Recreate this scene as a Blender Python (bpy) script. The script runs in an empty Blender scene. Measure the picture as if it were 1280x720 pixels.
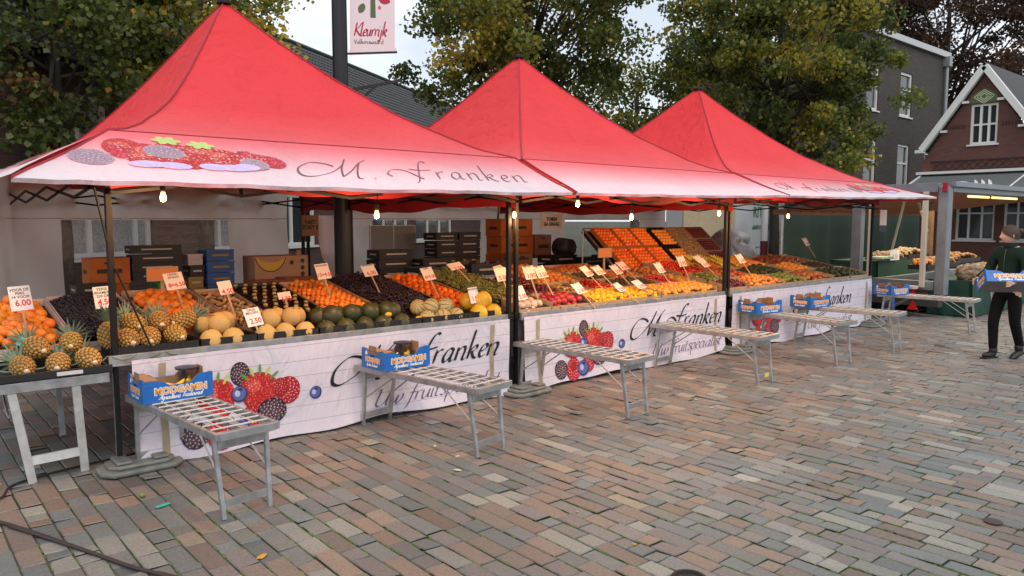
import bpy, bmesh, math, random
import numpy as np
from mathutils import Matrix, Vector, noise
random.seed(7); rng=np.random.default_rng(7)
PI=math.pi
sc=bpy.context.scene
COL=sc.collection
# ---------------------------------------------------------------- materials
MATS={}
def mat(name,color,rough=.6,metal=0,noise_amt=0,noise_scale=8,bump=0,bump_scale=60,rand=0,trans=0,coat=0,emit=None,emit_s=0,spec=.5,color2=None,coord='Object',sss=0):
    if name in MATS: return MATS[name]
    m=bpy.data.materials.new(name); m.use_nodes=True; MATS[name]=m
    nt=m.node_tree; N=nt.nodes; L=nt.links
    b=N['Principled BSDF']; out=N['Material Output']
    b.inputs['Base Color'].default_value=(*color,1); b.inputs['Roughness'].default_value=rough
    b.inputs['Metallic'].default_value=metal; b.inputs['Specular IOR Level'].default_value=spec
    if coat: b.inputs['Coat Weight'].default_value=coat; b.inputs['Coat Roughness'].default_value=.2
    if sss: b.inputs['Subsurface Weight'].default_value=sss; b.inputs['Subsurface Radius'].default_value=(.02,.01,.005)
    tc=N.new('ShaderNodeTexCoord')
    col=None
    if noise_amt or color2:
        n=N.new('ShaderNodeTexNoise'); n.inputs['Scale'].default_value=noise_scale; n.inputs['Detail'].default_value=5
        L.new(tc.outputs[coord],n.inputs['Vector'])
        r=N.new('ShaderNodeValToRGB'); r.color_ramp.elements[0].position=.32; r.color_ramp.elements[1].position=.68
        c2=color2 or tuple(c*(1-noise_amt) for c in color)
        c1=color if color2 else tuple(min(1,c*(1+noise_amt*.6)) for c in color)
        r.color_ramp.elements[0].color=(*c2,1); r.color_ramp.elements[1].color=(*c1,1)
        L.new(n.outputs['Fac'],r.inputs['Fac']); col=r.outputs['Color']
        rr=N.new('ShaderNodeMapRange'); rr.inputs['To Min'].default_value=max(.03,rough-.1); rr.inputs['To Max'].default_value=min(1,rough+.12)
        L.new(n.outputs['Fac'],rr.inputs['Value']); L.new(rr.outputs['Result'],b.inputs['Roughness'])
    if rand:
        oi=N.new('ShaderNodeObjectInfo'); h=N.new('ShaderNodeHueSaturation')
        mr=N.new('ShaderNodeMapRange'); mr.inputs['To Min'].default_value=1-rand; mr.inputs['To Max'].default_value=1+rand*.7
        mh=N.new('ShaderNodeMapRange'); mh.inputs['To Min'].default_value=.5-rand*.06; mh.inputs['To Max'].default_value=.5+rand*.06
        L.new(oi.outputs['Random'],mr.inputs['Value']); L.new(mr.outputs['Result'],h.inputs['Value'])
        mu=N.new('ShaderNodeMath'); mu.operation='MULTIPLY'; mu.inputs[1].default_value=7.31
        fr=N.new('ShaderNodeMath'); fr.operation='FRACT'
        L.new(oi.outputs['Random'],mu.inputs[0]); L.new(mu.outputs[0],fr.inputs[0]); L.new(fr.outputs[0],mh.inputs['Value'])
        L.new(mh.outputs['Result'],h.inputs['Hue'])
        if col: L.new(col,h.inputs['Color'])
        else: h.inputs['Color'].default_value=(*color,1)
        col=h.outputs['Color']
    if col: L.new(col,b.inputs['Base Color'])
    if bump:
        n2=N.new('ShaderNodeTexNoise'); n2.inputs['Scale'].default_value=bump_scale; n2.inputs['Detail'].default_value=4
        L.new(tc.outputs[coord],n2.inputs['Vector'])
        bp=N.new('ShaderNodeBump'); bp.inputs['Strength'].default_value=bump; bp.inputs['Distance'].default_value=.01
        L.new(n2.outputs['Fac'],bp.inputs['Height']); L.new(bp.outputs['Normal'],b.inputs['Normal'])
    if trans:
        t=N.new('ShaderNodeBsdfTranslucent'); mx=N.new('ShaderNodeMixShader'); mx.inputs['Fac'].default_value=trans
        if col: L.new(col,t.inputs['Color'])
        else: t.inputs['Color'].default_value=(*color,1)
        L.new(b.outputs[0],mx.inputs[1]); L.new(t.outputs[0],mx.inputs[2]); L.new(mx.outputs[0],out.inputs['Surface'])
    if emit:
        b.inputs['Emission Color'].default_value=(*emit,1); b.inputs['Emission Strength'].default_value=emit_s
    return m
def brick(name,c1,c2,mortar,scale=1.0,axis='XZ'):
    if name in MATS: return MATS[name]
    m=bpy.data.materials.new(name); m.use_nodes=True; MATS[name]=m
    nt=m.node_tree; N=nt.nodes; L=nt.links; b=N['Principled BSDF']; b.inputs['Roughness'].default_value=.85
    tc=N.new('ShaderNodeTexCoord'); sp=N.new('ShaderNodeSeparateXYZ'); cb=N.new('ShaderNodeCombineXYZ'); ad=N.new('ShaderNodeMath'); ad.operation='ADD'
    L.new(tc.outputs['Object'],sp.inputs[0]); L.new(sp.outputs['X'],ad.inputs[0]); L.new(sp.outputs['Y'],ad.inputs[1])
    L.new(ad.outputs[0],cb.inputs['X']); L.new(sp.outputs['Z'],cb.inputs['Y'])
    br=N.new('ShaderNodeTexBrick'); br.inputs['Scale'].default_value=1; br.inputs['Brick Width'].default_value=.22; br.inputs['Row Height'].default_value=.065
    br.inputs['Mortar Size'].default_value=.008; br.inputs['Color1'].default_value=(*c1,1); br.inputs['Color2'].default_value=(*c2,1); br.inputs['Mortar'].default_value=(*mortar,1)
    br.inputs['Bias'].default_value=0; L.new(cb.outputs[0],br.inputs['Vector'])
    n=N.new('ShaderNodeTexNoise'); n.inputs['Scale'].default_value=1.2; n.inputs['Detail'].default_value=8; L.new(tc.outputs['Object'],n.inputs['Vector'])
    mr=N.new('ShaderNodeMapRange'); mr.inputs['To Min'].default_value=.72; mr.inputs['To Max'].default_value=1.22; L.new(n.outputs['Fac'],mr.inputs['Value'])
    h=N.new('ShaderNodeHueSaturation'); L.new(br.outputs['Color'],h.inputs['Color']); L.new(mr.outputs['Result'],h.inputs['Value']); L.new(h.outputs['Color'],b.inputs['Base Color'])
    bp=N.new('ShaderNodeBump'); bp.inputs['Strength'].default_value=.5; bp.inputs['Distance'].default_value=.01; bp.invert=True
    L.new(br.outputs['Fac'],bp.inputs['Height']); L.new(bp.outputs['Normal'],b.inputs['Normal'])
    return m
def attr_mat(name,attr,rough=.6,trans=0,bump=0,bump_scale=80,noise_v=.25,noise_scale=40,spec=.5):
    if name in MATS: return MATS[name]
    m=bpy.data.materials.new(name); m.use_nodes=True; MATS[name]=m
    nt=m.node_tree; N=nt.nodes; L=nt.links; b=N['Principled BSDF']; b.inputs['Roughness'].default_value=rough; b.inputs['Specular IOR Level'].default_value=spec
    a=N.new('ShaderNodeAttribute'); a.attribute_name=attr
    tc=N.new('ShaderNodeTexCoord')
    col=a.outputs['Color']
    if noise_v:
        n=N.new('ShaderNodeTexNoise'); n.inputs['Scale'].default_value=noise_scale; n.inputs['Detail'].default_value=6; n.inputs['Roughness'].default_value=.7
        L.new(tc.outputs['Object'],n.inputs['Vector'])
        mr=N.new('ShaderNodeMapRange'); mr.inputs['From Min'].default_value=.25; mr.inputs['From Max'].default_value=.75; mr.inputs['To Min'].default_value=1-noise_v; mr.inputs['To Max'].default_value=1+noise_v; L.new(n.outputs['Fac'],mr.inputs['Value'])
        h=N.new('ShaderNodeHueSaturation'); L.new(col,h.inputs['Color']); L.new(mr.outputs['Result'],h.inputs['Value']); col=h.outputs['Color']
        n3=N.new('ShaderNodeTexNoise'); n3.inputs['Scale'].default_value=.55; n3.inputs['Detail'].default_value=4
    L.new(col,b.inputs['Base Color'])
    if bump:
        n2=N.new('ShaderNodeTexNoise'); n2.inputs['Scale'].default_value=bump_scale; n2.inputs['Detail'].default_value=5
        L.new(tc.outputs['Object'],n2.inputs['Vector'])
        bp=N.new('ShaderNodeBump'); bp.inputs['Strength'].default_value=bump; bp.inputs['Distance'].default_value=.005
        L.new(n2.outputs['Fac'],bp.inputs['Height']); L.new(bp.outputs['Normal'],b.inputs['Normal'])
    if trans:
        out=N['Material Output']; t=N.new('ShaderNodeBsdfTranslucent'); mx=N.new('ShaderNodeMixShader'); mx.inputs['Fac'].default_value=trans
        L.new(col,t.inputs['Color']); L.new(b.outputs[0],mx.inputs[1]); L.new(t.outputs[0],mx.inputs[2]); L.new(mx.outputs[0],out.inputs['Surface'])
    return m
# ---------------------------------------------------------------- object helpers
BAS={}
def tag(o,label=None,cat=None,group=None,kind=None):
    if label: o['label']=label
    if cat: o['category']=cat
    if group: o['group']=group
    if kind: o['kind']=kind
    return o
def empty(name,loc,rz=0,label=None,cat=None,group=None):
    o=bpy.data.objects.new(name,None); COL.objects.link(o); o.empty_display_size=.1
    o.location=loc; o.rotation_euler=(0,0,rz)
    BAS[o.name]=Matrix.Translation(Vector(loc))@Matrix.Rotation(rz,4,'Z')
    return tag(o,label,cat,group)
def root_basis(p):
    while p.parent is not None: p=p.parent
    return BAS.get(p.name,Matrix.Translation(p.location))
class MB:
    def __init__(s): s.v=[]; s.f=[]; s.m=[]; s.M=Matrix.Identity(4)
    def add(s,vs,fs,m=0):
        k=len(s.v); s.v+= [tuple(s.M@Vector(p)) for p in vs]; s.f+=[tuple(i+k for i in f) for f in fs]; s.m+=[m]*len(fs); return s
    def box(s,c,d,m=0,R=None):
        x,y,z=d[0]/2,d[1]/2,d[2]/2; P=[(-x,-y,-z),(x,-y,-z),(x,y,-z),(-x,y,-z),(-x,-y,z),(x,-y,z),(x,y,z),(-x,y,z)]
        if R is not None: P=[tuple(R@Vector(p)) for p in P]
        return s.add([(p[0]+c[0],p[1]+c[1],p[2]+c[2]) for p in P],[(0,3,2,1),(4,5,6,7),(0,1,5,4),(1,2,6,5),(2,3,7,6),(3,0,4,7)],m)
    def bb(s,x0,x1,y0,y1,z0,z1,m=0): return s.box(((x0+x1)/2,(y0+y1)/2,(z0+z1)/2),(x1-x0,y1-y0,z1-z0),m)
    def bar(s,p,q,w,h,m=0,up=(0,0,1)):
        p=Vector(p);q=Vector(q);d=q-p;l=d.length;d.normalize();u=Vector(up)
        if abs(d.dot(u))>.98: u=Vector((0,1,0))
        sx=d.cross(u).normalized();uz=sx.cross(d)
        R=Matrix((sx,d,uz)).transposed()
        return s.box((p+q)/2,(w,l,h),m,R)
    def tube(s,pts,r,n=8,m=0,cap=True):
        pts=[Vector(p) for p in pts]; k=len(pts); rs=r if isinstance(r,(list,tuple)) else [r]*k
        V=[];F=[]; prev=None
        for i,p in enumerate(pts):
            d=(pts[min(i+1,k-1)]-pts[max(i-1,0)]).normalized()
            if prev is None:
                a=Vector((0,0,1)) if abs(d.z)<.9 else Vector((1,0,0)); x=d.cross(a).normalized()
            else: x=(prev-d*prev.dot(d)).normalized()
            prev=x;y=d.cross(x)
            for j in range(n):
                t=2*PI*j/n; V.append(tuple(p+x*math.cos(t)*rs[i]+y*math.sin(t)*rs[i]))
        for i in range(k-1):
            for j in range(n): F.append((i*n+j,i*n+(j+1)%n,(i+1)*n+(j+1)%n,(i+1)*n+j))
        if cap: F.append(tuple(range(n-1,-1,-1))); F.append(tuple((k-1)*n+j for j in range(n)))
        return s.add(V,F,m)
    def lathe(s,prof,n=16,c=(0,0,0),m=0,R=None,sx=1,sy=1):
        V=[];F=[];k=len(prof)
        for r,z in prof:
            for j in range(n):
                t=2*PI*j/n; p=Vector((r*math.cos(t)*sx,r*math.sin(t)*sy,z)); p=R@p if R is not None else p
                V.append((p[0]+c[0],p[1]+c[1],p[2]+c[2]))
        for i in range(k-1):
            for j in range(n): F.append((i*n+j,i*n+(j+1)%n,(i+1)*n+(j+1)%n,(i+1)*n+j))
        F.append(tuple(range(n-1,-1,-1))); F.append(tuple((k-1)*n+j for j in range(n)))
        return s.add(V,F,m)
    def ell(s,c,r,nu=10,nv=7,m=0,R=None):
        V=[];F=[]
        if not isinstance(r,(tuple,list)): r=(r,r,r)
        def P(t,f):
            p=Vector((r[0]*math.sin(f)*math.cos(t),r[1]*math.sin(f)*math.sin(t),r[2]*math.cos(f)))
            if R is not None: p=R@p
            return (p[0]+c[0],p[1]+c[1],p[2]+c[2])
        V.append(P(0,0))
        for i in range(1,nv):
            for j in range(nu): V.append(P(2*PI*j/nu,PI*i/nv))
        V.append(P(0,PI))
        for j in range(nu): F.append((0,1+j,1+(j+1)%nu))
        for i in range(nv-2):
            for j in range(nu): a=1+i*nu; F.append((a+j,a+nu+j,a+nu+(j+1)%nu,a+(j+1)%nu))
        a=1+(nv-2)*nu; e=len(V)-1
        for j in range(nu): F.append((a+j,e,a+(j+1)%nu))
        return s.add(V,F,m)
    def grid(s,fn,nu,nv,m=0):
        V=[fn(i/nu,j/nv) for j in range(nv+1) for i in range(nu+1)]
        F=[(j*(nu+1)+i,j*(nu+1)+i+1,(j+1)*(nu+1)+i+1,(j+1)*(nu+1)+i) for j in range(nv) for i in range(nu)]
        return s.add(V,F,m)
    def prism(s,poly,p0,ux,uy,un,t,m=0):
        p0=Vector(p0);ux=Vector(ux);uy=Vector(uy);un=Vector(un);n=len(poly)
        V=[tuple(p0+ux*a+uy*b) for a,b in poly]+[tuple(p0+ux*a+uy*b+un*t) for a,b in poly]
        F=[tuple(range(n-1,-1,-1)),tuple(range(n,2*n))]+[(i,(i+1)%n,n+(i+1)%n,n+i) for i in range(n)]
        return s.add(V,F,m)
    def mesh(s,name,mats,smooth=False):
        me=bpy.data.meshes.new(name); me.from_pydata(s.v,[],s.f)
        for mm in (mats if isinstance(mats,(list,tuple)) else [mats]): me.materials.append(mm)
        if len(me.materials)>1: me.polygons.foreach_set('material_index',s.m)
        if smooth: me.polygons.foreach_set('use_smooth',[True]*len(s.f))
        me.update(); return me
    def build(s,name,mats,parent=None,smooth=False,loc=None,bevel=0,local=False,solid=0):
        """verts are world coordinates unless local=True"""
        if parent is not None:
            if not local:
                B=root_basis(parent).inverted(); s.v=[tuple(B@Vector(p)) for p in s.v]
        elif not local:
            if loc is None:
                a=np.array(s.v); loc=((a[:,0].min()+a[:,0].max())/2,(a[:,1].min()+a[:,1].max())/2,a[:,2].min())
            s.v=[(p[0]-loc[0],p[1]-loc[1],p[2]-loc[2]) for p in s.v]
        o=bpy.data.objects.new(name,s.mesh(name,mats,smooth)); COL.objects.link(o)
        if parent is not None: o.parent=parent
        elif loc is not None: o.location=loc
        if bevel:
            b=o.modifiers.new('bevel','BEVEL'); b.width=bevel; b.segments=2; b.limit_method='ANGLE'
        if solid:
            b=o.modifiers.new('solid','SOLIDIFY'); b.thickness=solid; b.offset=0
        return o
def fix_normals(o):
    bm=bmesh.new(); bm.from_mesh(o.data); bmesh.ops.recalc_face_normals(bm,faces=bm.faces); bm.to_mesh(o.data); bm.free()
def copy_tree(o,parent=None):
    c=o.copy(); COL.objects.link(c); c.parent=parent
    for ch in [x for x in o.children]: copy_tree(ch,c)
    return c
def text_mb(s,size,bold=0,align='CENTER'):
    cu=bpy.data.curves.new('t','FONT'); cu.body=s; cu.size=size; cu.offset=bold; cu.align_x=align; cu.align_y='CENTER'; cu.fill_mode='FRONT'; cu.resolution_u=3
    o=bpy.data.objects.new('t',cu); COL.objects.link(o); dg=bpy.context.evaluated_depsgraph_get(); dg.update()
    me=bpy.data.meshes.new_from_object(o.evaluated_get(dg))
    vs=[tuple(v.co) for v in me.vertices]; fs=[tuple(p.vertices) for p in me.polygons]
    bpy.data.objects.remove(o); bpy.data.curves.remove(cu); bpy.data.meshes.remove(me)
    return vs,fs
# ---------------------------------------------------------------- pen lettering
GL={
'n':([[(0,.45),(0,.2),(0,0)],[(0,.28),(.1,.43),(.2,.44),(.23,.3),(.21,.06),(.25,0),(.32,.05)]],.36),
'm':([[(0,.45),(0,0)],[(0,.28),(.1,.43),(.18,.44),(.2,.3),(.2,0)],[(.2,.28),(.3,.43),(.38,.44),(.4,.3),(.39,.03),(.46,.04)]],.52),
'r':([[(0,.45),(0,0)],[(0,.28),(.08,.42),(.19,.44)]],.24),
'a':([[(.24,.4),(.14,.45),(.04,.33),(0,.15),(.05,0),(.14,.05),(.22,.22),(.25,.43)],[(.25,.43),(.22,.08),(.26,0),(.33,.05)]],.37),
'k':([[(.02,1.0),(.01,.5),(0,0)],[(.01,.22),(.12,.4),(.2,.44),(.23,.34),(.13,.25),(.02,.22)],[(.08,.24),(.19,.03),(.29,0)]],.34),
'e':([[(.02,.2),(.15,.25),(.21,.36),(.14,.45),(.04,.35),(0,.15),(.07,0),(.21,.08)]],.28),
'f':([[(.3,.9),(.2,.97),(.11,.8),(.05,.3),(-.01,-.22),(-.1,-.36)],[(-.06,.43),(.2,.43)]],.22),
'u':([[(0,.45),(0,.1),(.06,0),(.15,.08),(.21,.3),(.22,.45)],[(.22,.45),(.22,.05),(.3,.04)]],.35),
'i':([[(0,.45),(0,.05),(.06,0)],[(.02,.6),(.04,.63)]],.15),
'j':([[(.04,.45),(.03,-.2),(-.05,-.36),(-.12,-.25)],[(.05,.6),(.07,.63)]],.17),
't':([[(.04,.68),(0,.1),(.06,0),(.13,.04)],[(-.07,.43),(.15,.43)]],.2),
's':([[(.2,.4),(.1,.46),(.03,.36),(.12,.24),(.17,.12),(.08,0),(-.02,.05)]],.25),
'p':([[(0,.45),(-.02,-.4)],[(0,.3),(.12,.45),(.23,.35),(.2,.1),(.1,0),(0,.08)]],.32),
'c':([[(.2,.38),(.12,.45),(.02,.3),(0,.12),(.07,0),(.2,.07)]],.26),
'l':([[(.02,.95),(0,.5),(0,.08),(.06,0),(.11,.04)]],.16),
'o':([[(.12,.45),(.02,.3),(.01,.1),(.1,0),(.21,.15),(.21,.35),(.12,.45)]],.29),
'd':([[(.22,.4),(.12,.45),(.02,.3),(0,.1),(.07,0),(.2,.12)],[(.26,.98),(.23,.1),(.3,.03)]],.36),
'g':([[(.22,.4),(.12,.45),(.02,.3),(0,.1),(.08,.02),(.2,.15)],[(.24,.44),(.2,-.2),(.08,-.36),(-.05,-.25)]],.32),
'w':([[(0,.45),(.02,.05),(.07,0),(.15,.2),(.19,.43)],[(.19,.43),(.19,.05),(.25,0),(.36,.25),(.35,.46)]],.43),
'U':([[(-.05,.75),(.04,.85),(.05,.5),(.03,.15),(.12,0),(.28,.1),(.38,.45),(.4,.85)],[(.4,.85),(.38,.08),(.46,.02)]],.54),
'V':([[(-.02,.8),(.06,.4),(.13,0)],[(.13,0),(.24,.5),(.33,.82)]],.36),
'K':([[(.05,.9),(.02,.4),(0,0)],[(.42,.9),(.2,.55),(.04,.42),(.2,.25),(.4,0)]],.46),
'A':([[(-.05,.05),(.1,.3),(.35,.95),(.36,.4),(.38,0)],[(.1,.38),(.38,.38)]],.46),
'T':([[(-.05,.8),(.1,.92),(.5,.88)],[(.24,.88),(.18,.4),(.12,0)]],.42),
'.':([[(0,.02),(.05,.07)]],.2),
' ':([],.22),
'M1':([[(.66,.6),(.5,.72),(.25,.74),(.04,.45),(.06,.1),(.26,0),(.56,.22),(.8,.62),(.9,1.0)],[(.9,1.0),(.8,.5),(.79,.05)],[(.79,.05),(.98,.42),(1.14,.8),(1.3,1.02)],[(1.16,.85),(1.08,.4),(1.07,.05),(1.16,.02)]],1.35),
'F1':([[(.86,.98),(.76,1.03),(.66,.85),(.56,.35),(.46,-.15),(.36,-.3)],[(.34,.55),(.62,.5),(.9,.56)],[(.6,-.05),(.5,.1),(.3,.4),(.1,.5),(-.1,.42),(-.2,.2),(-.12,.05)]],.9),
}
def cr(P,n=6):
    P=[Vector((p[0],p[1])) for p in P]; out=[]
    for i in range(len(P)-1):
        a=P[max(i-1,0)];b=P[i];c=P[i+1];d=P[min(i+2,len(P)-1)]
        for k in range(n):
            t=k/n; out.append(.5*((2*b)+(c-a)*t+(2*a-5*b+4*c-d)*t*t+(3*b-a-3*c+d)*t*t*t))
    out.append(P[-1]); return out
def pen(mb,seq,x0,z0,W,H,fn,shear=.3,nib=.075,thin=.02,m=0,track=0,angle=.7,off=0):
    """lettering ribbons laid on a surface: fn(x,z,off)->point"""
    adv=sum(GL[g][1]+track for g in seq)+shear*1.0-track; sx=W/adv; cx=0
    for g in seq:
        st,a=GL[g]
        for P in st:
            C=cr(P,5 if len(P)>2 else 3); k=len(C); V=[]
            for i,p in enumerate(C):
                d=C[min(i+1,k-1)]-C[max(i-1,0)]
                d=d.normalized() if d.length>1e-6 else Vector((1,0))
                w=thin+nib*abs(d.x*math.sin(angle)-d.y*math.cos(angle))
                if i in(0,k-1): w*=.5
                nx,ny=-d.y*w/2,d.x*w/2
                for sgn in(1,-1):
                    X=(cx+p.x+sgn*nx); Z=p.y+sgn*ny; X+=shear*Z
                    V.append(fn(x0+X*sx,z0+Z*H,off))
            mb.add(V,[(2*i,2*i+1,2*i+3,2*i+2) for i in range(k-1)],m)
        cx+=a+track
    return mb
# ---------------------------------------------------------------- camera, world, sun
cam=bpy.data.objects.new('camera',bpy.data.cameras.new('camera')); COL.objects.link(cam); sc.camera=cam
cam.location=(0,0,1.75); cam.rotation_euler=(math.radians(90-5.167),0,math.radians(49.6-90)); cam.data.lens=36*940/1280; cam.data.sensor_width=36; cam.data.clip_end=2000; cam.data.clip_start=.05
w=bpy.data.worlds.new('World'); sc.world=w; w.use_nodes=True; nt=w.node_tree; N=nt.nodes; L=nt.links
SUN_EL=math.radians(48); SUN_AZ=math.radians(200)
sky=N.new('ShaderNodeTexSky'); sky.sky_type='NISHITA'; sky.sun_disc=False; sky.sun_elevation=SUN_EL; sky.sun_rotation=SUN_AZ; sky.air_density=1.2; sky.dust_density=3; sky.altitude=20
bg=N['Background']; bg.inputs['Strength'].default_value=.13
tc=N.new('ShaderNodeTexCoord'); mp=N.new('ShaderNodeMapping'); mp.inputs['Scale'].default_value=(1,1,3.2)
nz=N.new('ShaderNodeTexNoise'); nz.inputs['Scale'].default_value=2.3; nz.inputs['Detail'].default_value=7; nz.inputs['Roughness'].default_value=.5
L.new(tc.outputs['Generated'],mp.inputs[0]); L.new(mp.outputs[0],nz.inputs['Vector'])
rp=N.new('ShaderNodeValToRGB'); rp.color_ramp.elements[0].position=.36; rp.color_ramp.elements[1].position=.54
rp.color_ramp.elements[0].color=(.5,.5,.5,1); rp.color_ramp.elements[1].color=(1,1,1,1)
L.new(nz.outputs['Fac'],rp.inputs['Fac'])
mx=N.new('ShaderNodeMix'); mx.data_type='RGBA'; mx.inputs['B'].default_value=(8.2,8.4,8.8,1)
L.new(rp.outputs['Color'],mx.inputs['Factor']); L.new(sky.outputs[0],mx.inputs['A']); L.new(mx.outputs['Result'],bg.inputs['Color'])
sl=bpy.data.lights.new('sun','SUN'); sl.energy=.9; sl.angle=math.radians(25); sl.color=(1,.96,.9)
so=bpy.data.objects.new('sun',sl); COL.objects.link(so)
sd=Vector((math.sin(SUN_AZ)*math.cos(SUN_EL),math.cos(SUN_AZ)*math.cos(SUN_EL),math.sin(SUN_EL))); so.rotation_euler=sd.to_track_quat('Z','Y').to_euler(); so.location=(0,0,30)
sc.view_settings.view_transform='Standard'; sc.view_settings.look='None'; sc.view_settings.exposure=.14; sc.view_settings.gamma=1
# ---------------------------------------------------------------- ground
gm=mat('joint_dirt',(.05,.045,.038),.95,noise_amt=.5,noise_scale=1.3,bump=.3,color2=(.06,.085,.028))
o=MB().grid(lambda u,v:(-300+u*900,-300+v*900,-.0095),12,12).build('ground',gm); tag(o,kind='structure')
def paving():
    cols=np.array([(.27,.195,.16),(.29,.20,.155),(.225,.18,.165),(.185,.205,.205),(.165,.185,.19),(.215,.205,.20),(.21,.185,.18),(.31,.30,.27),(.38,.355,.31),(.33,.255,.195),(.235,.175,.15),(.20,.195,.175)])
    wts=np.array([.11,.06,.12,.13,.1,.11,.1,.09,.05,.03,.06,.04]); wts=wts/wts.sum()
    V=[];C=[];q=0
    wd=.119
    for r in range(int(-2.2/wd),int(30/wd)):
        x0=r*wd+.0035; x1=(r+1)*wd-.0035
        ymax=13.5; y=-3.6-rng.random()*.4
        while y<ymax:
            l=rng.choice([.11,.14,.18,.21,.25,.29,.35],p=[.12,.17,.12,.2,.14,.15,.1])+rng.normal()*.008
            ya=y+.0035; yb=y+l-.0035; y+=l
            # keep what the view cone (with a wide margin) can reach
            f=x0*.648+ya*.7615; rr=x0*.7615-ya*.648
            if f<-.2 or abs(rr)>f*.95+2.2: continue
            h=rng.normal(0,.0024); tx=rng.normal(0,.0016); ty=rng.normal(0,.0024)
            jx=np.clip(rng.normal(0,.0016,4),-.003,.003)
            a=(x0+jx[0],ya),(x1+jx[1],ya),(x1+jx[2],yb),(x0+jx[3],yb)
            b=.005
            inn=[(a[0][0]+b,ya+b),(a[1][0]-b,ya+b),(a[2][0]-b,yb-b),(a[3][0]+b,yb-b)]
            z=[h-tx-ty,h+tx-ty,h+tx+ty,h-tx+ty]
            V+=[(p[0],p[1],zz-.006) for p,zz in zip(a,z)]+[(p[0],p[1],zz) for p,zz in zip(inn,z)]
            c=cols[rng.choice(len(cols),p=wts)]; c=(c*.8+np.array([.215,.198,.185])*.2)*np.array([.79,.81,.80])*(1+rng.normal()*.1)
            c=np.clip(c,.03,.6); C+=[c]*5; q+=1
    F=[]
    for i in range(q):
        k=8*i; F+=[(k+4,k+5,k+6,k+7),(k,k+1,k+5,k+4),(k+1,k+2,k+6,k+5),(k+2,k+3,k+7,k+6),(k+3,k,k+4,k+7)]
    me=bpy.data.meshes.new('paving'); me.from_pydata(V,[],F)
    at=me.attributes.new('stone','FLOAT_COLOR','FACE'); at.data.foreach_set('color',np.concatenate([np.array(C),np.ones((len(C),1))],1).astype(np.float32).ravel())
    m=attr_mat('paving_stone','stone',.62,bump=.45,bump_scale=90,noise_v=.34,noise_scale=60,spec=.45)
    nt=m.node_tree; N=nt.nodes; L=nt.links; b=N['Principled BSDF']
    # large worn and dirty patches of the square
    tc=N.new('ShaderNodeTexCoord'); n=N.new('ShaderNodeTexNoise'); n.inputs['Scale'].default_value=.5; n.inputs['Detail'].default_value=6
    L.new(tc.outputs['Object'],n.inputs['Vector']); mr=N.new('ShaderNodeMapRange'); mr.inputs['From Min'].default_value=.3; mr.inputs['From Max'].default_value=.7; mr.inputs['To Min'].default_value=.78; mr.inputs['To Max'].default_value=1.18
    L.new(n.outputs['Fac'],mr.inputs['Value']); h=N.new('ShaderNodeHueSaturation'); src=b.inputs['Base Color'].links[0].from_socket
    L.new(src,h.inputs['Color']); L.new(mr.outputs['Result'],h.inputs['Value']); L.new(h.outputs['Color'],b.inputs['Base Color'])
    mr2=N.new('ShaderNodeMapRange'); mr2.inputs['To Min'].default_value=.38; mr2.inputs['To Max'].default_value=.7; L.new(n.outputs['Fac'],mr2.inputs['Value']); L.new(mr2.outputs['Result'],b.inputs['Roughness'])
    me.materials.append(m); me.update()
    o=bpy.data.objects.new('paving',me); COL.objects.link(o); tag(o,kind='structure')
paving()
# moss tufts in the joints
def moss():
    mb=MB()
    for i in range(3200):
        c=[(4.5,1.9),(7,2.3),(2.2,4.2),(8,2.0),(6,1.4),(3.3,3.0),(5.2,.9)][random.randrange(7)]
        x=random.gauss(c[0],1.3); y=random.gauss(c[1],.8); x=round(x/.119)*.119+random.uniform(-.004,.004)
        l=random.uniform(.02,.09)
        mb.box((x,y,-.005),(.008,l,.006))
    tag(mb.build('joint_moss',mat('moss',(.09,.15,.03),.9,noise_amt=.4,noise_scale=30)),'green moss growing along the joints of the paving','moss',kind='stuff')
moss()
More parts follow.
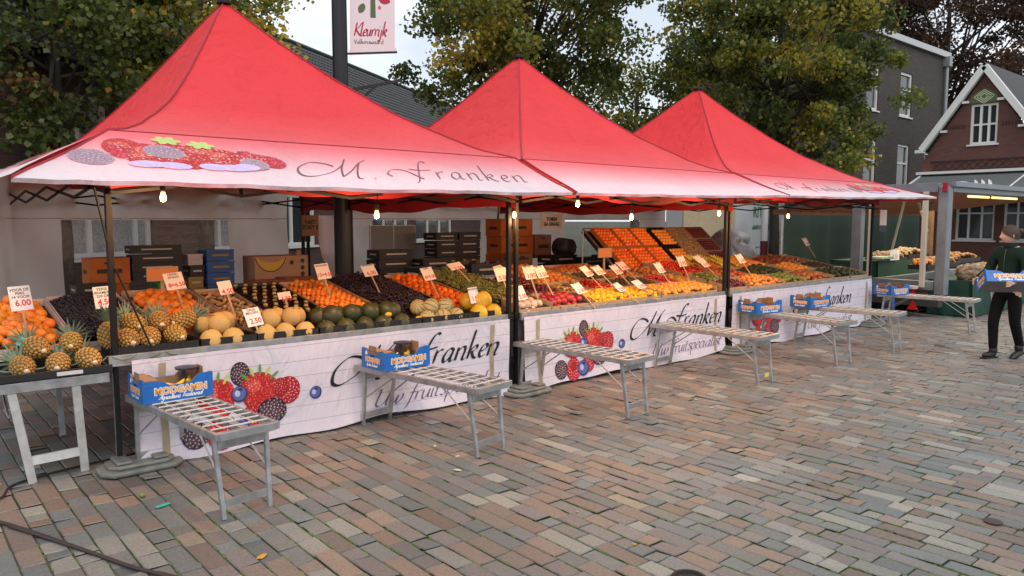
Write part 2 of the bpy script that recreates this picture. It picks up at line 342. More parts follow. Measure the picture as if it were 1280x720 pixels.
# ---------------------------------------------------------------- tents
def canopy_mat(name,print_on):
    m=bpy.data.materials.new(name); m.use_nodes=True; nt=m.node_tree; N=nt.nodes; L=nt.links; b=N['Principled BSDF']; out=N['Material Output']
    b.inputs['Roughness'].default_value=.65; b.inputs['Specular IOR Level'].default_value=.2
    uv=N.new('ShaderNodeUVMap'); sp=N.new('ShaderNodeSeparateXYZ'); L.new(uv.outputs[0],sp.inputs[0])
    r=N.new('ShaderNodeValToRGB'); e=r.color_ramp.elements
    e[0].position=0; e[0].color=(.80,.76,.80,1); e[1].position=1; e[1].color=(.86,.05,.056,1)
    for p,c in ((.09,(.80,.70,.74)),(.2,(.80,.42,.45)),(.3,(.82,.20,.23)),(.42,(.86,.12,.13)),(.6,(.86,.065,.075))):
        x=e.new(p); x.color=(*c,1)
    L.new(sp.outputs['Y'],r.inputs['Fac'])
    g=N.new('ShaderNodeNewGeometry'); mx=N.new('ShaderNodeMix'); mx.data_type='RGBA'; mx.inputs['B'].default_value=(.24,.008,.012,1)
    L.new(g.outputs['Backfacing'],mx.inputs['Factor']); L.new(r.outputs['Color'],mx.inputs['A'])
    tc=N.new('ShaderNodeTexCoord'); n=N.new('ShaderNodeTexNoise'); n.inputs['Scale'].default_value=2.2; n.inputs['Detail'].default_value=5; n.inputs['Distortion'].default_value=.7
    L.new(tc.outputs['Object'],n.inputs['Vector']); mr=N.new('ShaderNodeMapRange'); mr.inputs['To Min'].default_value=.9; mr.inputs['To Max'].default_value=1.07; L.new(n.outputs['Fac'],mr.inputs['Value'])
    h=N.new('ShaderNodeHueSaturation'); L.new(mx.outputs['Result'],h.inputs['Color']); L.new(mr.outputs['Result'],h.inputs['Value'])
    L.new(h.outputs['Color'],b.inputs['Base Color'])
    mpp=N.new('ShaderNodeMapping'); mpp.inputs['Scale'].default_value=(1,1,.35); L.new(tc.outputs['Object'],mpp.inputs[0])
    n2=N.new('ShaderNodeTexNoise'); n2.inputs['Scale'].default_value=3.2; n2.inputs['Detail'].default_value=5; n2.inputs['Distortion'].default_value=2.2; L.new(mpp.outputs[0],n2.inputs['Vector'])
    bp=N.new('ShaderNodeBump'); bp.inputs['Strength'].default_value=.7; bp.inputs['Distance'].default_value=.06; L.new(n2.outputs['Fac'],bp.inputs['Height']); L.new(bp.outputs['Normal'],b.inputs['Normal'])
    t=N.new('ShaderNodeBsdfTranslucent'); t.inputs['Color'].default_value=(.6,.03,.04,1); ms=N.new('ShaderNodeMixShader'); ms.inputs['Fac'].default_value=.2
    L.new(b.outputs[0],ms.inputs[1]); L.new(t.outputs[0],ms.inputs[2]); L.new(ms.outputs[0],out.inputs['Surface'])
    return m
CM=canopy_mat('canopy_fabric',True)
RED=mat('red_fabric',(.30,.01,.015),.7,noise_amt=.2,noise_scale=4,trans=.15)
BLK=mat('black_metal',(.008,.008,.009),.6,metal=0,noise_amt=.3,spec=.3)
SEAM=mat('seam_red',(.35,.012,.02),.6)
GRYM=mat('galvanised',(.42,.43,.44),.42,metal=.75,noise_amt=.25,noise_scale=12,bump=.05)
ALU=mat('aluminium',(.62,.63,.64),.36,metal=.8,noise_amt=.18,noise_scale=14)
ZE=2.35
PL=[0,.04,.12,.22,.36,.54,.74,.96,1.19,1.43,1.65]
PR=[0,.07,.18,.31,.455,.625,.8,1.0,1.2,1.42,1.65]
def interp(T,h):
    a=h*10; i=min(9,int(a)); return T[i]+(T[i+1]-T[i])*(a-i)
def canopy_point(T,px,py,h):
    xl,xr,yf,yb,ax,ay,az=T
    k=(px-xl)/(xr-xl); g=interp(PL,h)*(1-k)+interp(PR,h)*k
    g+=( -.05*math.sin(PI*h)*math.sin(PI*min(1,max(0,(py-yf)/(yb-yf))))) if abs(px-xl)<1e-6 or abs(px-xr)<1e-6 else -.05*math.sin(PI*h)*math.sin(PI*k)
    X_=px+(ax-px)*h;Y_=py+(ay-py)*h
    return (X_,Y_,ZE+g*(az-ZE)/1.65+(.022*noise.noise(Vector((X_*1.7,Y_*1.7,h*2)))+.008*noise.noise(Vector((X_*5,Y_*5,h*4))))*min(1,h*5)*(1-h))
def awning_point(T,ex,X,v,off=0):
    """front awning: v 0 = outer edge, 1 = main eave; ex = overhang left,right,front"""
    xl,xr,yf,yb,_,_,_=T; ol,orr,of=ex
    y=(yf-of)+of*v; zo=2.0+.014*(X-4.9)*(1 if X>4.9 else .35)
    z=zo+(ZE-zo)*(v**.92)-.02*math.sin(PI*v)
    z+=-.012*math.sin(PI*min(1,max(0,(X-xl)/(xr-xl))))*(1-v)+(.010*noise.noise(Vector((X*2.2,v*1.5,xl)))+.006*noise.noise(Vector((X*6,v*2,xl))))*(1-v*.9)
    return (X,y-off*.35,z+off*.94)
def tent(T,ex,label,legs,loc,print_kind):
    xl,xr,yf,yb,ax,ay,az=T; ol,orr,of=ex
    R=empty('market_tent',loc,0,label,'market tent','red peaked market tents in a row')
    n=20; per=[]
    for i in range(n): per.append((xl+(xr-xl)*i/n,yf))
    for i in range(n): per.append((xr,yf+(yb-yf)*i/n))
    for i in range(n): per.append((xr-(xr-xl)*i/n,yb))
    for i in range(n): per.append((xl,yb-(yb-yf)*i/n))
    K=len(per); V=[];UV=[];F=[]; nh=20
    for j in range(nh+1):
        h=j/nh
        for p in per: V.append(canopy_point(T,p[0],p[1],min(h,.985))); UV.append((p[0],.33+.67*h))
    for j in range(nh):
        for i in range(K): F.append((j*K+i,j*K+(i+1)%K,(j+1)*K+(i+1)%K,(j+1)*K+i))
    F.append(tuple(nh*K+i for i in range(K)))
    # awning panels
    def panel(fn,nu,nv,uvk=1):
        k=len(V)
        for j in range(nv+1):
            for i in range(nu+1): V.append(fn(i/nu,j/nv)); UV.append((i/nu,.33*j/nv*uvk))
        for j in range(nv):
            for i in range(nu): F.append((k+j*(nu+1)+i,k+j*(nu+1)+i+1,k+(j+1)*(nu+1)+i+1,k+(j+1)*(nu+1)+i))
    def front(u,v):
        a=(xl-ol)+( ol)*v; b=(xr+orr)-orr*v; X=a+(b-a)*u; return awning_point(T,ex,X,v)
    panel(front,40,8)
    def hem(u,v):
        p=front(u,0); wv=.006*math.sin(u*37)+.004*math.sin(u*91); return (p[0],p[1]+.012*(1-v)+wv*(1-v),p[2]-.025*(1-v))
    panel(hem,60,2,0)
    if ol>.2:
        def left(u,v):
            ya=(yf-of)+of*v; yy=yb+(ya-yb)*u; x=(xl-ol)+ol*v; zo=2.0; return (x,yy,zo+(ZE-zo)*v**.92)
        panel(left,40,8)
    if orr>.2:
        def right(u,v):
            ya=(yf-of)+of*v; yy=ya+(yb-ya)*u; x=(xr+orr)-orr*v; zo=2.07; return (x,yy,zo+(ZE-zo)*v**.92)
        panel(right,30,6)
    B=root_basis(R).inverted(); V=[tuple(B@Vector(p)) for p in V]
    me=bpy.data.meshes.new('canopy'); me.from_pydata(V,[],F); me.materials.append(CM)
    uvl=me.uv_layers.new(name='UVMap'); idx=np.zeros(len(me.loops),dtype=np.int32); me.loops.foreach_get('vertex_index',idx)
    uvl.data.foreach_set('uv',np.array(UV,dtype=np.float32)[idx].ravel()); me.polygons.foreach_set('use_smooth',[True]*len(F))
    o=bpy.data.objects.new('canopy',me); COL.objects.link(o); o.parent=R
    # seams along hips, mid lines and eave
    s=MB()
    for c in ((xl,yf),(xr,yf),(xl,yb),(xr,yb)):
        s.tube([tuple(Vector(canopy_point(T,c[0],c[1],h/20*.985))+Vector((0,0,.004))) for h in range(21)],.009,5)
    for c in ((xl-ol,xl),(xr+orr,xr)):
        s.tube([tuple(Vector(awning_point(T,ex,c[0]+(c[1]-c[0])*v/8,v/8))+Vector((0,0,.003))) for v in range(9)],.009,5)
    s.tube([tuple(Vector(awning_point(T,ex,xl+(xr-xl)*i/24,.999))+Vector((0,-.002,.003))) for i in range(25)],.0035,4)
    s.build('seam',SEAM,R)
    c=MB(); c.lathe([(.075,az-.02),(.07,az+.01),(.03,az+.03)],12,(ax,ay,0)); c.build('peak_cap',BLK,R)
    # hanging side valances and frame
    def val(x0,y0,x1,y1,zb,nm='valance'):
        m=MB(); m.grid(lambda u,v:(x0+(x1-x0)*u+.01*math.sin(u*23)*(1-v),y0+(y1-y0)*u+.015*math.sin(u*17)*(1-v),zb+(.03*math.sin(u*PI*3)+.012*math.sin(u*29))*(1-v)+(ZE-.01-zb)*v),40,4)
        m.build(nm,RED,R,smooth=True)
    if xr<12: val(xr,yf,xr,yb,1.86)
    val(xl,yb,xr,yb,2.1)
    if xr>12: val(xl,yf,xr,yf,1.99)
    else: val(xl,yf,xr,yf,1.96)
    f=MB()
    for (a,b) in (((xl,yf),(xr,yf)),((xl,yf),(xl,yb)),((xr,yf),(xr,yb)),((xl,yb),(xr,yb))):
        n=4
        for i in range(n):
            for s0,s1 in ((0,1),(1,0)):
                p=(a[0]+(b[0]-a[0])*i/n,a[1]+(b[1]-a[1])*i/n,ZE-.3 if s0 else ZE-.42); q=(a[0]+(b[0]-a[0])*(i+1)/n,a[1]+(b[1]-a[1])*(i+1)/n,ZE-.3 if s1 else ZE-.42)
                f.bar(p,q,.012,.022)
    f.build('scissor_truss',BLK,R)
    f=MB(); f.tube([((xl+xr)/2,(yf+yb)/2,ZE-.36),(ax,ay,az-.05)],.02,8); f.build('peak_pole',BLK,R)
    for (lx,ly) in legs:
        g=MB(); g.box((lx,ly,1.55),(.041,.041,1.6)); g.box((lx,ly,.4),(.032,.032,.8)); g.box((lx,ly,.012),(.13,.13,.014)); g.box((lx,ly,.78),(.075,.075,.06)); g.box((lx,ly,2.08),(.07,.07,.1))
        sx=1 if lx<(xl+xr)/2 else -1
        if ol>.2 and lx<2 and ly<6: g.tube([(lx-.02,ly-.02,1.6),(lx-.09,ly-.05,1.97)],.009,6); g.tube([(lx+.02,ly-.03,1.42),(lx+.22,ly-.06,.86)],.008,6)
        g.build('leg',BLK,R,bevel=.004)
    return R,front
T1=(1.25,4.85,5.65,10.45,2.93,8.05,4.0); T2=(4.94,8.6,5.65,10.45,6.98,8.05,4.0); T3=(8.68,12.85,5.65,10.45,11.1,8.05,4.02)
E1=(.65,.05,.75);E2=(-.01,.07,.75);E3=(-.0,.4,.75)
t1,_=tent(T1,E1,'nearest red peaked market tent, berries and black script printed on its white front edge',[(1.25,5.74),(4.84,5.74),(1.25,10.45),(4.85,10.45)],(3.05,8.05,0),1)
t2,_=tent(T2,E2,'middle red peaked market tent, its pale front edge without any print',[(4.97,5.78),(8.58,5.74),(8.55,10.45),(5.0,10.6)],(6.8,8.05,0),0)
t3,_=tent(T3,E3,'farthest red peaked market tent, a berry print at the right end of its edge',[(8.72,5.78),(12.84,5.74),(12.85,10.45),(8.75,10.6)],(10.8,8.05,0),2)
# ---------------------------------------------------------------- printed berries
def seedy(name,c1,c2,sc_):
    if name in MATS: return MATS[name]
    m=bpy.data.materials.new(name); m.use_nodes=True; MATS[name]=m; nt=m.node_tree;N=nt.nodes;L=nt.links;b=N['Principled BSDF']; b.inputs['Roughness'].default_value=.65
    tc=N.new('ShaderNodeTexCoord'); v=N.new('ShaderNodeTexVoronoi'); v.inputs['Scale'].default_value=sc_; L.new(tc.outputs['Object'],v.inputs['Vector'])
    r=N.new('ShaderNodeValToRGB'); e=r.color_ramp.elements; e[0].position=.1; e[0].color=(*c2,1); e[1].position=.32; e[1].color=(*c1,1); x=e.new(.75); x.color=(c1[0]*.6,c1[1]*.5,c1[2]*.5,1)
    L.new(v.outputs['Distance'],r.inputs['Fac']); L.new(r.outputs['Color'],b.inputs['Base Color']); return m
def bp_mats(w):
    def c(n,col):
        k=w; col=tuple(col[i]*(1-k)+(.8,.6,.65)[i]*k for i in range(3)); return mat(f'print_{n}_{w}',col,.6,noise_amt=.15,noise_scale=30)
    return [seedy('print_strawberry_%s'%w,(.60,.015,.02),(.8,.42,.3),75),c('deep_red',(.38,.01,.015)),c('blackberry',(.012,.008,.014)),c('drupelet',(.10,.06,.10)),c('blueberry',(.09,.13,.38)),c('navy',(.02,.03,.13)),c('leaf',(.12,.30,.04)),c('pale',(.75,.5,.42)),c('lime',(.45,.6,.12)),seedy('print_raspberry_%s'%w,(.62,.02,.05),(.8,.25,.28),45),c('sheen',(.45,.5,.72)),seedy('print_glint_%s'%w,(.75,.10,.08),(.85,.5,.42),60),c('mauve_grey',(.42,.27,.33)),c('mauve_dark',(.27,.15,.21)),c('mauve_pale',(.62,.5,.56)),c('lavender',(.58,.46,.72))]
def disc(mb,fn,cx,cz,rx,rz,m,off,rot=0,n=20,shape=None):
    V=[fn(cx,cz,off)]; F=[]; c,s=math.cos(rot),math.sin(rot); rings=3 if rx>.04 else 1
    for k in range(1,rings+1):
        for i in range(n):
            t=2*PI*i/n; r=k/rings
            a,b=(shape(t) if shape else (math.cos(t),math.sin(t))); a*=rx*r; b*=rz*r
            V.append(fn(cx+a*c-b*s,cz+a*s+b*c,off))
    for i in range(n): F.append((0,1+i,1+(i+1)%n))
    for k in range(rings-1):
        for i in range(n): a=1+k*n; F.append((a+i,a+n+i,a+n+(i+1)%n,a+(i+1)%n))
    mb.add(V,F,m)
def strawberry(mb,fn,x,z,r,off,rot=0,W=1):
    sh=lambda t:(math.cos(t)*(1-.32*max(0,-math.sin(t))**1.5),math.sin(t)*(1.12 if math.sin(t)<0 else .85))
    disc(mb,fn,x,z,r*W,r,1,off,rot,24,sh); disc(mb,fn,x+.006*W,z+.004,r*.93*W,r*.93,0,off+.0012,rot,24,sh)
    disc(mb,fn,x-.25*r*W,z+.2*r,r*.35*W,r*.3,11,off+.0018,.5,14)
    for i in range(6):
        a=PI/2+(i-2.5)*.42+rot; disc(mb,fn,x+math.cos(a)*r*1.0*W,z+math.sin(a)*r*.98,.012*W,.045,6 if i%2 else 8,off+.0028,a-PI/2,8)
def drupes(mb,fn,x,z,rx,rz,off,base,drop,shine,k=46,W=1):
    disc(mb,fn,x,z,rx*W,rz,base,off,0,24)
    for i in range(k):
        q=math.sqrt((i+.5)/k)*.93; a=i*2.399963
        X=x+math.cos(a)*q*rx*W; Z=z+math.sin(a)*q*rz; s=.17*min(rx,rz)*(1-.3*q)
        disc(mb,fn,X,Z,s*W,s,drop,off+.0012,0,9); disc(mb,fn,X+s*.25*W,Z+s*.3,s*.35*W,s*.35,shine,off+.002,0,6)
def blueberry(mb,fn,x,z,r,off,W=1):
    disc(mb,fn,x,z,r*W,r,5,off,0,20); disc(mb,fn,x-.08*r*W,z+.06*r,r*.85*W,r*.85,4,off+.001,0,20); disc(mb,fn,x-.3*r*W,z+.1*r,r*.35*W,r*.4,10,off+.0016,0,12)
    disc(mb,fn,x+.05*r*W,z+.55*r,r*.32*W,r*.2,5,off+.002,0,7)
def cluster(mb,fn,x0,z0,W,H,o=.003):
    X=lambda a:x0+a*W; Z=lambda b:z0+b*H; s=H/.62; k=(W/1.05)/s
    def X2(a): return X(a)
    drupes(mb,fn,X(.38),Z(.84),.075*s,.09*s,o,2,3,7,40,k)
    strawberry(mb,fn,X(.2),Z(.6),.15*s,o+.003,.5,k); strawberry(mb,fn,X(.52),Z(.62),.155*s,o+.003,-.25,k)
    drupes(mb,fn,X(.74),Z(.56),.1*s,.11*s,o+.001,1,9,7,40,k); drupes(mb,fn,X(.68),Z(.62),.06*s,.07*s,o+.006,1,9,7,26,k)
    drupes(mb,fn,X(.04),Z(.2),.1*s,.1*s,o+.002,2,3,7,42,k)
    drupes(mb,fn,X(.22),Z(.17),.11*s,.12*s,o+.006,1,9,7,44,k); disc(mb,fn,X(.22),Z(.22),.045*s*k,.05*s,1,o+.009,0,14)
    drupes(mb,fn,X(.45),Z(.26),.09*s,.11*s,o+.005,1,9,7,40,k)
    blueberry(mb,fn,X(.36),Z(.17),.085*s,o+.009,k); blueberry(mb,fn,X(.37),Z(.6),.062*s,o+.009,k); blueberry(mb,fn,X(.96),Z(.48),.052*s,o+.002,k)
    drupes(mb,fn,X(.61),Z(.33),.12*s,.1*s,o+.009,2,3,7,48,k)
# awning prints
P1=bp_mats(.1)
awn=lambda T,E:(lambda x,v,off:awning_point(T,E,x,v,off*.35+.003))
def flatcluster(mb,fn,x0,W,v0,H):
    rr=random.Random(3)
    X=lambda a:x0+a*W
    drupes(mb,fn,X(.06),v0+.3*H,.13,.26*H,.002,12,13,14,50,1)
    for a,b,r in ((.24,.62,.13),(.34,.5,.12),(.33,.3,.14),(.62,.55,.16),(.72,.45,.15),(.5,.32,.15)): (disc(mb,fn,X(a),v0+b*H,r*1.04,.315*H,1,.0025,0,18),disc(mb,fn,X(a),v0+b*H,r,.3*H,0,.003+.0004*int(a*10),0,18),disc(mb,fn,X(a)-r*.2,v0+b*H+.1*H,r*.5,.1*H,11,.0036+.0004*int(a*10),0,14))
    for a,b,r in ((.2,.5,.06),(.47,.7,.09),(.9,.45,.12),(.97,.4,.1),(.86,.55,.07)): (disc(mb,fn,X(a),v0+b*H,r*1.08,.22*H,1,.0065,0,14),disc(mb,fn,X(a),v0+b*H,r,.2*H,9,.007,0,14))
    drupes(mb,fn,X(.42),v0+.55*H,.13,.22*H,.009,12,13,14,44,1); drupes(mb,fn,X(.86),v0+.28*H,.1,.2*H,.009,12,13,14,34,1)
    for a,b,r in ((.3,.1,.12),(.42,.08,.11),(.62,.1,.1),(.72,.1,.12),(.8,.15,.09)): disc(mb,fn,X(a),v0+b*H,r,.12*H,15,.010+.0003*int(a*10),.0,16)
    for a,b in ((.64,.85),(.47,.93)):
        for k in range(6): t=k*PI/3; disc(mb,fn,X(a)+.05*math.cos(t),v0+b*H+.06*H*math.sin(t),.05,.05*H,8,.011+.0003*k,t,8)
    for i in range(140): disc(mb,fn,X(rr.uniform(.2,.95)),v0+rr.uniform(.25,.75)*H,.007,.01,7,.0098,.4,5)
mb=MB(); flatcluster(mb,awn(T1,E1),.98,1.28,.26,.62); mb.build('berry_print',P1,t1)
mb=MB(); flatcluster(mb,awn(T3,E3),11.05,1.55,.3,.55); mb.build('berry_print',P1,t3)
mb=MB(); INK=mat('grey_ink',(.17,.07,.1),.6)
fa=lambda x,z,off:awning_point(T1,E1,x,max(0.02,.42+z*1.0),off+.004)
pen(mb,['M1','.'],2.32,-.2,.85,.46,fa,nib=.03,thin=.014); pen(mb,['F1','r','a','n','k','e','n'],3.18,-.14,1.5,.44,fa,nib=.03,thin=.014,track=.1); mb.build('script_lettering',INK,t1)
mb=MB(); fa3=lambda x,z,off:awning_point(T3,E3,x,max(0.02,.42+z),off+.004)
pen(mb,['M1','.'],8.95,-.1,.6,.4,fa3,nib=.05,thin=.02); pen(mb,['F1','r','a','n','k','e','n'],9.6,-.1,1.3,.36,fa3,nib=.05,thin=.02,track=.2); mb.build('script_lettering',INK,t3)
mb=MB()
fl=lambda y,v,off:(1.25-.65*(1-v)-.3*off,y,2.0+.35*v**.92+off+.004)
for k in range(14): disc(mb,fl,6.0+random.random()*1.5,.35+random.random()*.35,.14,.12,random.choice([0,0,9,7,8,10]),.004+.0006*k,random.random(),14)
mb.build('berry_print',P1,t1)
# ---------------------------------------------------------------- banners on the counters
def banner_mat():
    m=mat('banner_cloth',(.66,.63,.72),.75,noise_amt=.05,noise_scale=2)
    nt=m.node_tree;N=nt.nodes;L=nt.links;b=N['Principled BSDF']
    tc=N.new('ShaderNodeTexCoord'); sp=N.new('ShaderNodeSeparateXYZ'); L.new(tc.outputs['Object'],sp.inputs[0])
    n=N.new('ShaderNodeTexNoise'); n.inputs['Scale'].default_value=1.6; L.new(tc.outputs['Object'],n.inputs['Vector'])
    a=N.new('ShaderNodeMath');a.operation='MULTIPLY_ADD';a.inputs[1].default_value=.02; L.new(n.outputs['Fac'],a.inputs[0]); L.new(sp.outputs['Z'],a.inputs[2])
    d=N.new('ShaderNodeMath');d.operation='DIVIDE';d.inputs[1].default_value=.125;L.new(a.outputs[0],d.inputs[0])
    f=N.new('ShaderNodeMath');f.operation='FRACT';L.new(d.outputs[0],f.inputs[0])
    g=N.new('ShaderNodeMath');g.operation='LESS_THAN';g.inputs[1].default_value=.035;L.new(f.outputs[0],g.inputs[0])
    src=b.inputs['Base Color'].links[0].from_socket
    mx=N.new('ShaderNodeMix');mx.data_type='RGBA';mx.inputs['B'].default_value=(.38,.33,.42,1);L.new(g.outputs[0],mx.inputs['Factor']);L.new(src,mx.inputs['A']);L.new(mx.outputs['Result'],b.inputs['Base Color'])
    mp=N.new('ShaderNodeMapping');mp.inputs['Scale'].default_value=(3,1,1.2);mp.inputs['Rotation'].default_value=(0,.5,0);L.new(tc.outputs['Object'],mp.inputs[0])
    n2=N.new('ShaderNodeTexNoise');n2.inputs['Scale'].default_value=2.4;n2.inputs['Detail'].default_value=3;n2.inputs['Distortion'].default_value=1;L.new(mp.outputs[0],n2.inputs['Vector'])
    bp=N.new('ShaderNodeBump');bp.inputs['Strength'].default_value=.8;bp.inputs['Distance'].default_value=.03;L.new(n2.outputs['Fac'],bp.inputs['Height']);L.new(bp.outputs['Normal'],b.inputs['Normal'])
    return m
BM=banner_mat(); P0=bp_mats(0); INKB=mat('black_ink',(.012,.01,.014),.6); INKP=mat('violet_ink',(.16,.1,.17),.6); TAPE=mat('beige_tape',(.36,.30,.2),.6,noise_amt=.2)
def bfn(Y0,x0,x1):
    def f(x,z,off=0):
        b=max(0,(.35-z))/.35
        y=Y0+.010*math.sin(x*3.3+z*2.1)+.005*math.sin(x*8.1+z*5)+.012*b*math.sin(x*5.5+1)-.035*b*b
        y+=.02*math.exp(-((x-x1+.12)/.09)**2)*math.sin(z*9)*.5
        return (x,y-off,z)
    return f
def banner(x0,x1,zt,bx,label,left_return=False,M=True):
    f=bfn(5.68,x0,x1)
    mb=MB(); nx=110
    def g(u,v):
        x=x0+(x1-x0)*u; zb=.025+.018*math.sin(x*2.3)+.012*math.sin(x*6.1); return f(x,zb+(zt-zb)*v,0)
    mb.grid(g,nx,20)
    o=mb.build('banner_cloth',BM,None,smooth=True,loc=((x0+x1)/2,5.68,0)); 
    E=empty('printed_banner',((x0+x1)/2,5.68,0),0,label,'banner','printed cloths hanging from the counters')
    o.parent=E; o.location=(0,0,0)
    mb=MB(); cluster(mb,f,bx,.035,1.05,.64); mb.build('berry_print',P0,E)
    mb=MB(); ox=bx+1.12
    pen(mb,['M1','.'],ox,.37,.78,.3,f,nib=.06,thin=.018,m=0,off=.004); pen(mb,['F1','r','a','n','k','e','n'],ox+.72,.43,1.22,.27,f,nib=.075,thin=.02,off=.004,track=.02)
    mb.build('name_lettering',INKB,E)
    mb=MB(); pen(mb,list('Uw fruitspecialist'),ox+.42,.13,1.52,.17,f,nib=.05,thin=.014,off=.004,shear=.3); mb.build('motto_lettering',INKP,E)
    for xx in (x0+.17,x1-.24):
        mb=MB(); mb.grid(lambda u,v:f(xx+.05*u+.006*math.sin(v*7),.05+(zt-.09)*v,.004),2,16); mb.build('tape_strip',TAPE,E)
    return E
banner(1.34,4.79,.77,1.7,'white berry banner under the pineapples and melons, mostly behind the two nearest blue boxes')
banner(4.99,8.52,.77,5.47,'white berry banner on the middle counter, M. Franken readable in full')
banner(8.67,12.78,.77,9.1,'white berry banner on the farthest counter, half hidden behind two blue boxes')
# counters (trestle tables): rail + top + legs
def counter(x0,x1,label,z0=.80):
    E=empty('display_counter',((x0+x1)/2,6.4,0),0,label,'display counter','long display counters of the fruit stall')
    m=MB(); m.bb(x0,x1,5.70,5.735,z0-.05,z0+.012); m.bb(x0,x1,5.7,5.76,z0-.065,z0-.05); m.build('front_rail',GRYM,E,bevel=.003)
    m=MB(); m.add([(x0,5.74,z0-.03),(x1,5.74,z0-.03),(x1,7.35,z0+.2),(x0,7.35,z0+.2),(x0,5.74,z0-.05),(x1,5.74,z0-.05),(x1,7.35,z0+.18),(x0,7.35,z0+.18)],[(0,1,2,3),(7,6,5,4),(0,4,5,1),(1,5,6,2),(2,6,7,3),(3,7,4,0)])
    m.build('table_top',mat('dark_board',(.04,.035,.03),.8,noise_amt=.4),E)
    n=max(2,round((x1-x0)/1.2)+1)
    for i in range(n):
        xx=x0+.06+(x1-x0-.12)*i/(n-1)
        for yy in (5.8,7.25):
            m=MB(); m.bb(xx-.018,xx+.018,yy-.018,yy+.018,0,z0-.05 if yy<6 else z0+.17); m.build('leg',GRYM,E)
    return E
counter(1.2,4.8,'metal-edged counter below the orange, grape and melon displays beside the left pole')
counter(4.98,8.55,'metal-edged counter below the lemons, between the double pole and the next pole')
counter(8.66,12.82,'metal-edged counter below the mangoes and avocados at the far end')
# left small table with white splayed legs
E=empty('trestle_table',(.85,6.1,0),0,'small metal table with white splayed legs holding pineapples at the left edge','table')
WL=mat('worn_white_paint',(.74,.75,.74),.5,metal=.3,noise_amt=.15,noise_scale=14)
m=MB(); m.bb(.52,1.18,5.6,5.635,.655,.72); m.build('front_rail',GRYM,E,bevel=.003)
m=MB(); m.bb(.45,1.2,5.64,7.2,.66,.70); m.build('table_top',mat('dark_board',(.04,.035,.03),.8),E)
for a,b in (((.62,5.62,.66),(.73,5.80,.0)),((.98,5.62,.66),(1.05,5.85,0))):
    m=MB(); m.bar(a,b,.05,.03,up=(0,1,0)); m.build('leg',WL,E,bevel=.003)
for a,b in (((.75,7.1,.66),(.84,6.95,.0)),((1.1,7.1,.66),(1.1,6.95,0))):
    m=MB(); m.bar(a,b,.04,.03,up=(0,1,0)); m.build('leg',GRYM,E)
m=MB(); m.bar((.705,5.762,.16),(1.035,5.80,.16),.02,.06); m.build('crossbar',WL,E)
m=MB(); m.tube([(.6,5.64,.5),(.62,6.2,.65)],.008,6); m.build('brace',GRYM,E)
# ---------------------------------------------------------------- weights under the poles
WT=mat('weight_grey',(.2,.215,.2),.6,metal=.2,noise_amt=.3,noise_scale=10,bump=.1)
def weight(x,y,rz,label):
    m=MB(); poly=[(-.27,-.08),(-.2,-.16),(.2,-.16),(.27,-.08),(.27,.08),(.2,.16),(-.2,.16),(-.27,.08)]
    E=empty('foot_weight',(x,y,0),rz,label,'tent weight','grey weight plates on the feet of the poles')
    m.prism(poly,(0,0,.004),(1,0,0),(0,1,0),(0,0,1),.035); m.build('base_plate',WT,E,local=True,bevel=.012)
    m=MB(); m.prism([(a*.8,b*.75) for a,b in poly],(0,0,.0405),(1,0,0),(0,1,0),(0,0,1),.028); m.box((-.12,0,.082),(.1,.2,.022)); m.box((.12,0,.082),(.1,.2,.022)); m.build('upper_plate',WT,E,local=True,bevel=.01)
weight(1.36,5.66,.0,'grey weight plate on the foot of the leftmost pole, under the nearest bench')
weight(4.98,5.62,.05,'grey weight plate at the foot of the double black pole')
weight(8.66,5.58,.0,'grey weight plate at the foot of the pole between the middle and far tents')
weight(12.55,5.55,.1,'grey weight plate at the far end of the last banner')
# ---------------------------------------------------------------- benches
def bench_proto(h):
    E=empty('folding_bench',(0,0,0),0)
    Lh=.71; W=.19; f=MB()
    for s in(-1,1): f.bb(s*W-.012,s*W+.012,-Lh,Lh,h-.045,h)
    f.bb(-W+.012,W-.012,-Lh,-Lh+.045,h-.05,h-.002); f.bb(-W+.012,W-.012,Lh-.045,Lh,h-.05,h-.002); f.bb(-.022,.022,-Lh+.046,Lh-.046,h-.035,h-.0035)
    f.build('top_frame',GRYM,E,local=True,bevel=.003)
    m=MB()
    for i in range(12):
        y=-Lh+.11+(2*Lh-.22)*i/11
        m.bb(-W+.013,W-.013,y-.006,y+.006,h-.003,h+.003)
    for x_ in (-.1,.1): m.bb(x_-.0015,x_+.0015,-Lh+.1,Lh-.1,h-.008,h-.0025)
    m.build('slatted_top',mat('slat_white',(.72,.71,.69),.4,metal=.15,noise_amt=.1),E,local=True)
    for s in(-1,1):
        for t in(-1,1):
            l=MB(); l.bar((s*.165,t*.6,h-.04),(s*.145,t*.665,0),.026,.026,up=(0,1,0)); l.build('leg',GRYM,E,local=True,bevel=.002)
            l=MB(); l.tube([(s*.15,t*.64,.24),(s*.12,t*.25,h-.04)],.006,6); l.build('brace',GRYM,E,local=True)
    for t in(-1,1):
        l=MB(); l.bb(-.135,.135,t*.655-.008,t*.655+.008,.07,.115); l.build('crossbar',GRYM,E,local=True)
        l=MB(); l.bb(-.15,.15,t*.615-.008,t*.615+.008,h-.12,h-.065); l.build('upper_crossbar',GRYM,E,local=True)
    return E
bp0=bench_proto(.53)
BN=[(1.56,5.02,.10,'aluminium bench nearest the camera at left, below the closest blue box'),
(3.36,4.98,.16,'aluminium bench holding the blue box left of the first Franken lettering'),
(5.12,5.0,.09,'empty aluminium bench just right of the double black pole'),
(7.18,4.95,.04,'empty aluminium bench with a yellow sticker on its low crossbar'),
(9.0,4.93,-.1,'aluminium bench under the blue box beside the pole of the farthest banner'),
(10.26,4.88,.12,'aluminium bench under the blue box in the middle of the farthest banner'),
(12.93,4.85,.06,'aluminium bench farthest from the camera, beyond the end of the last banner')]
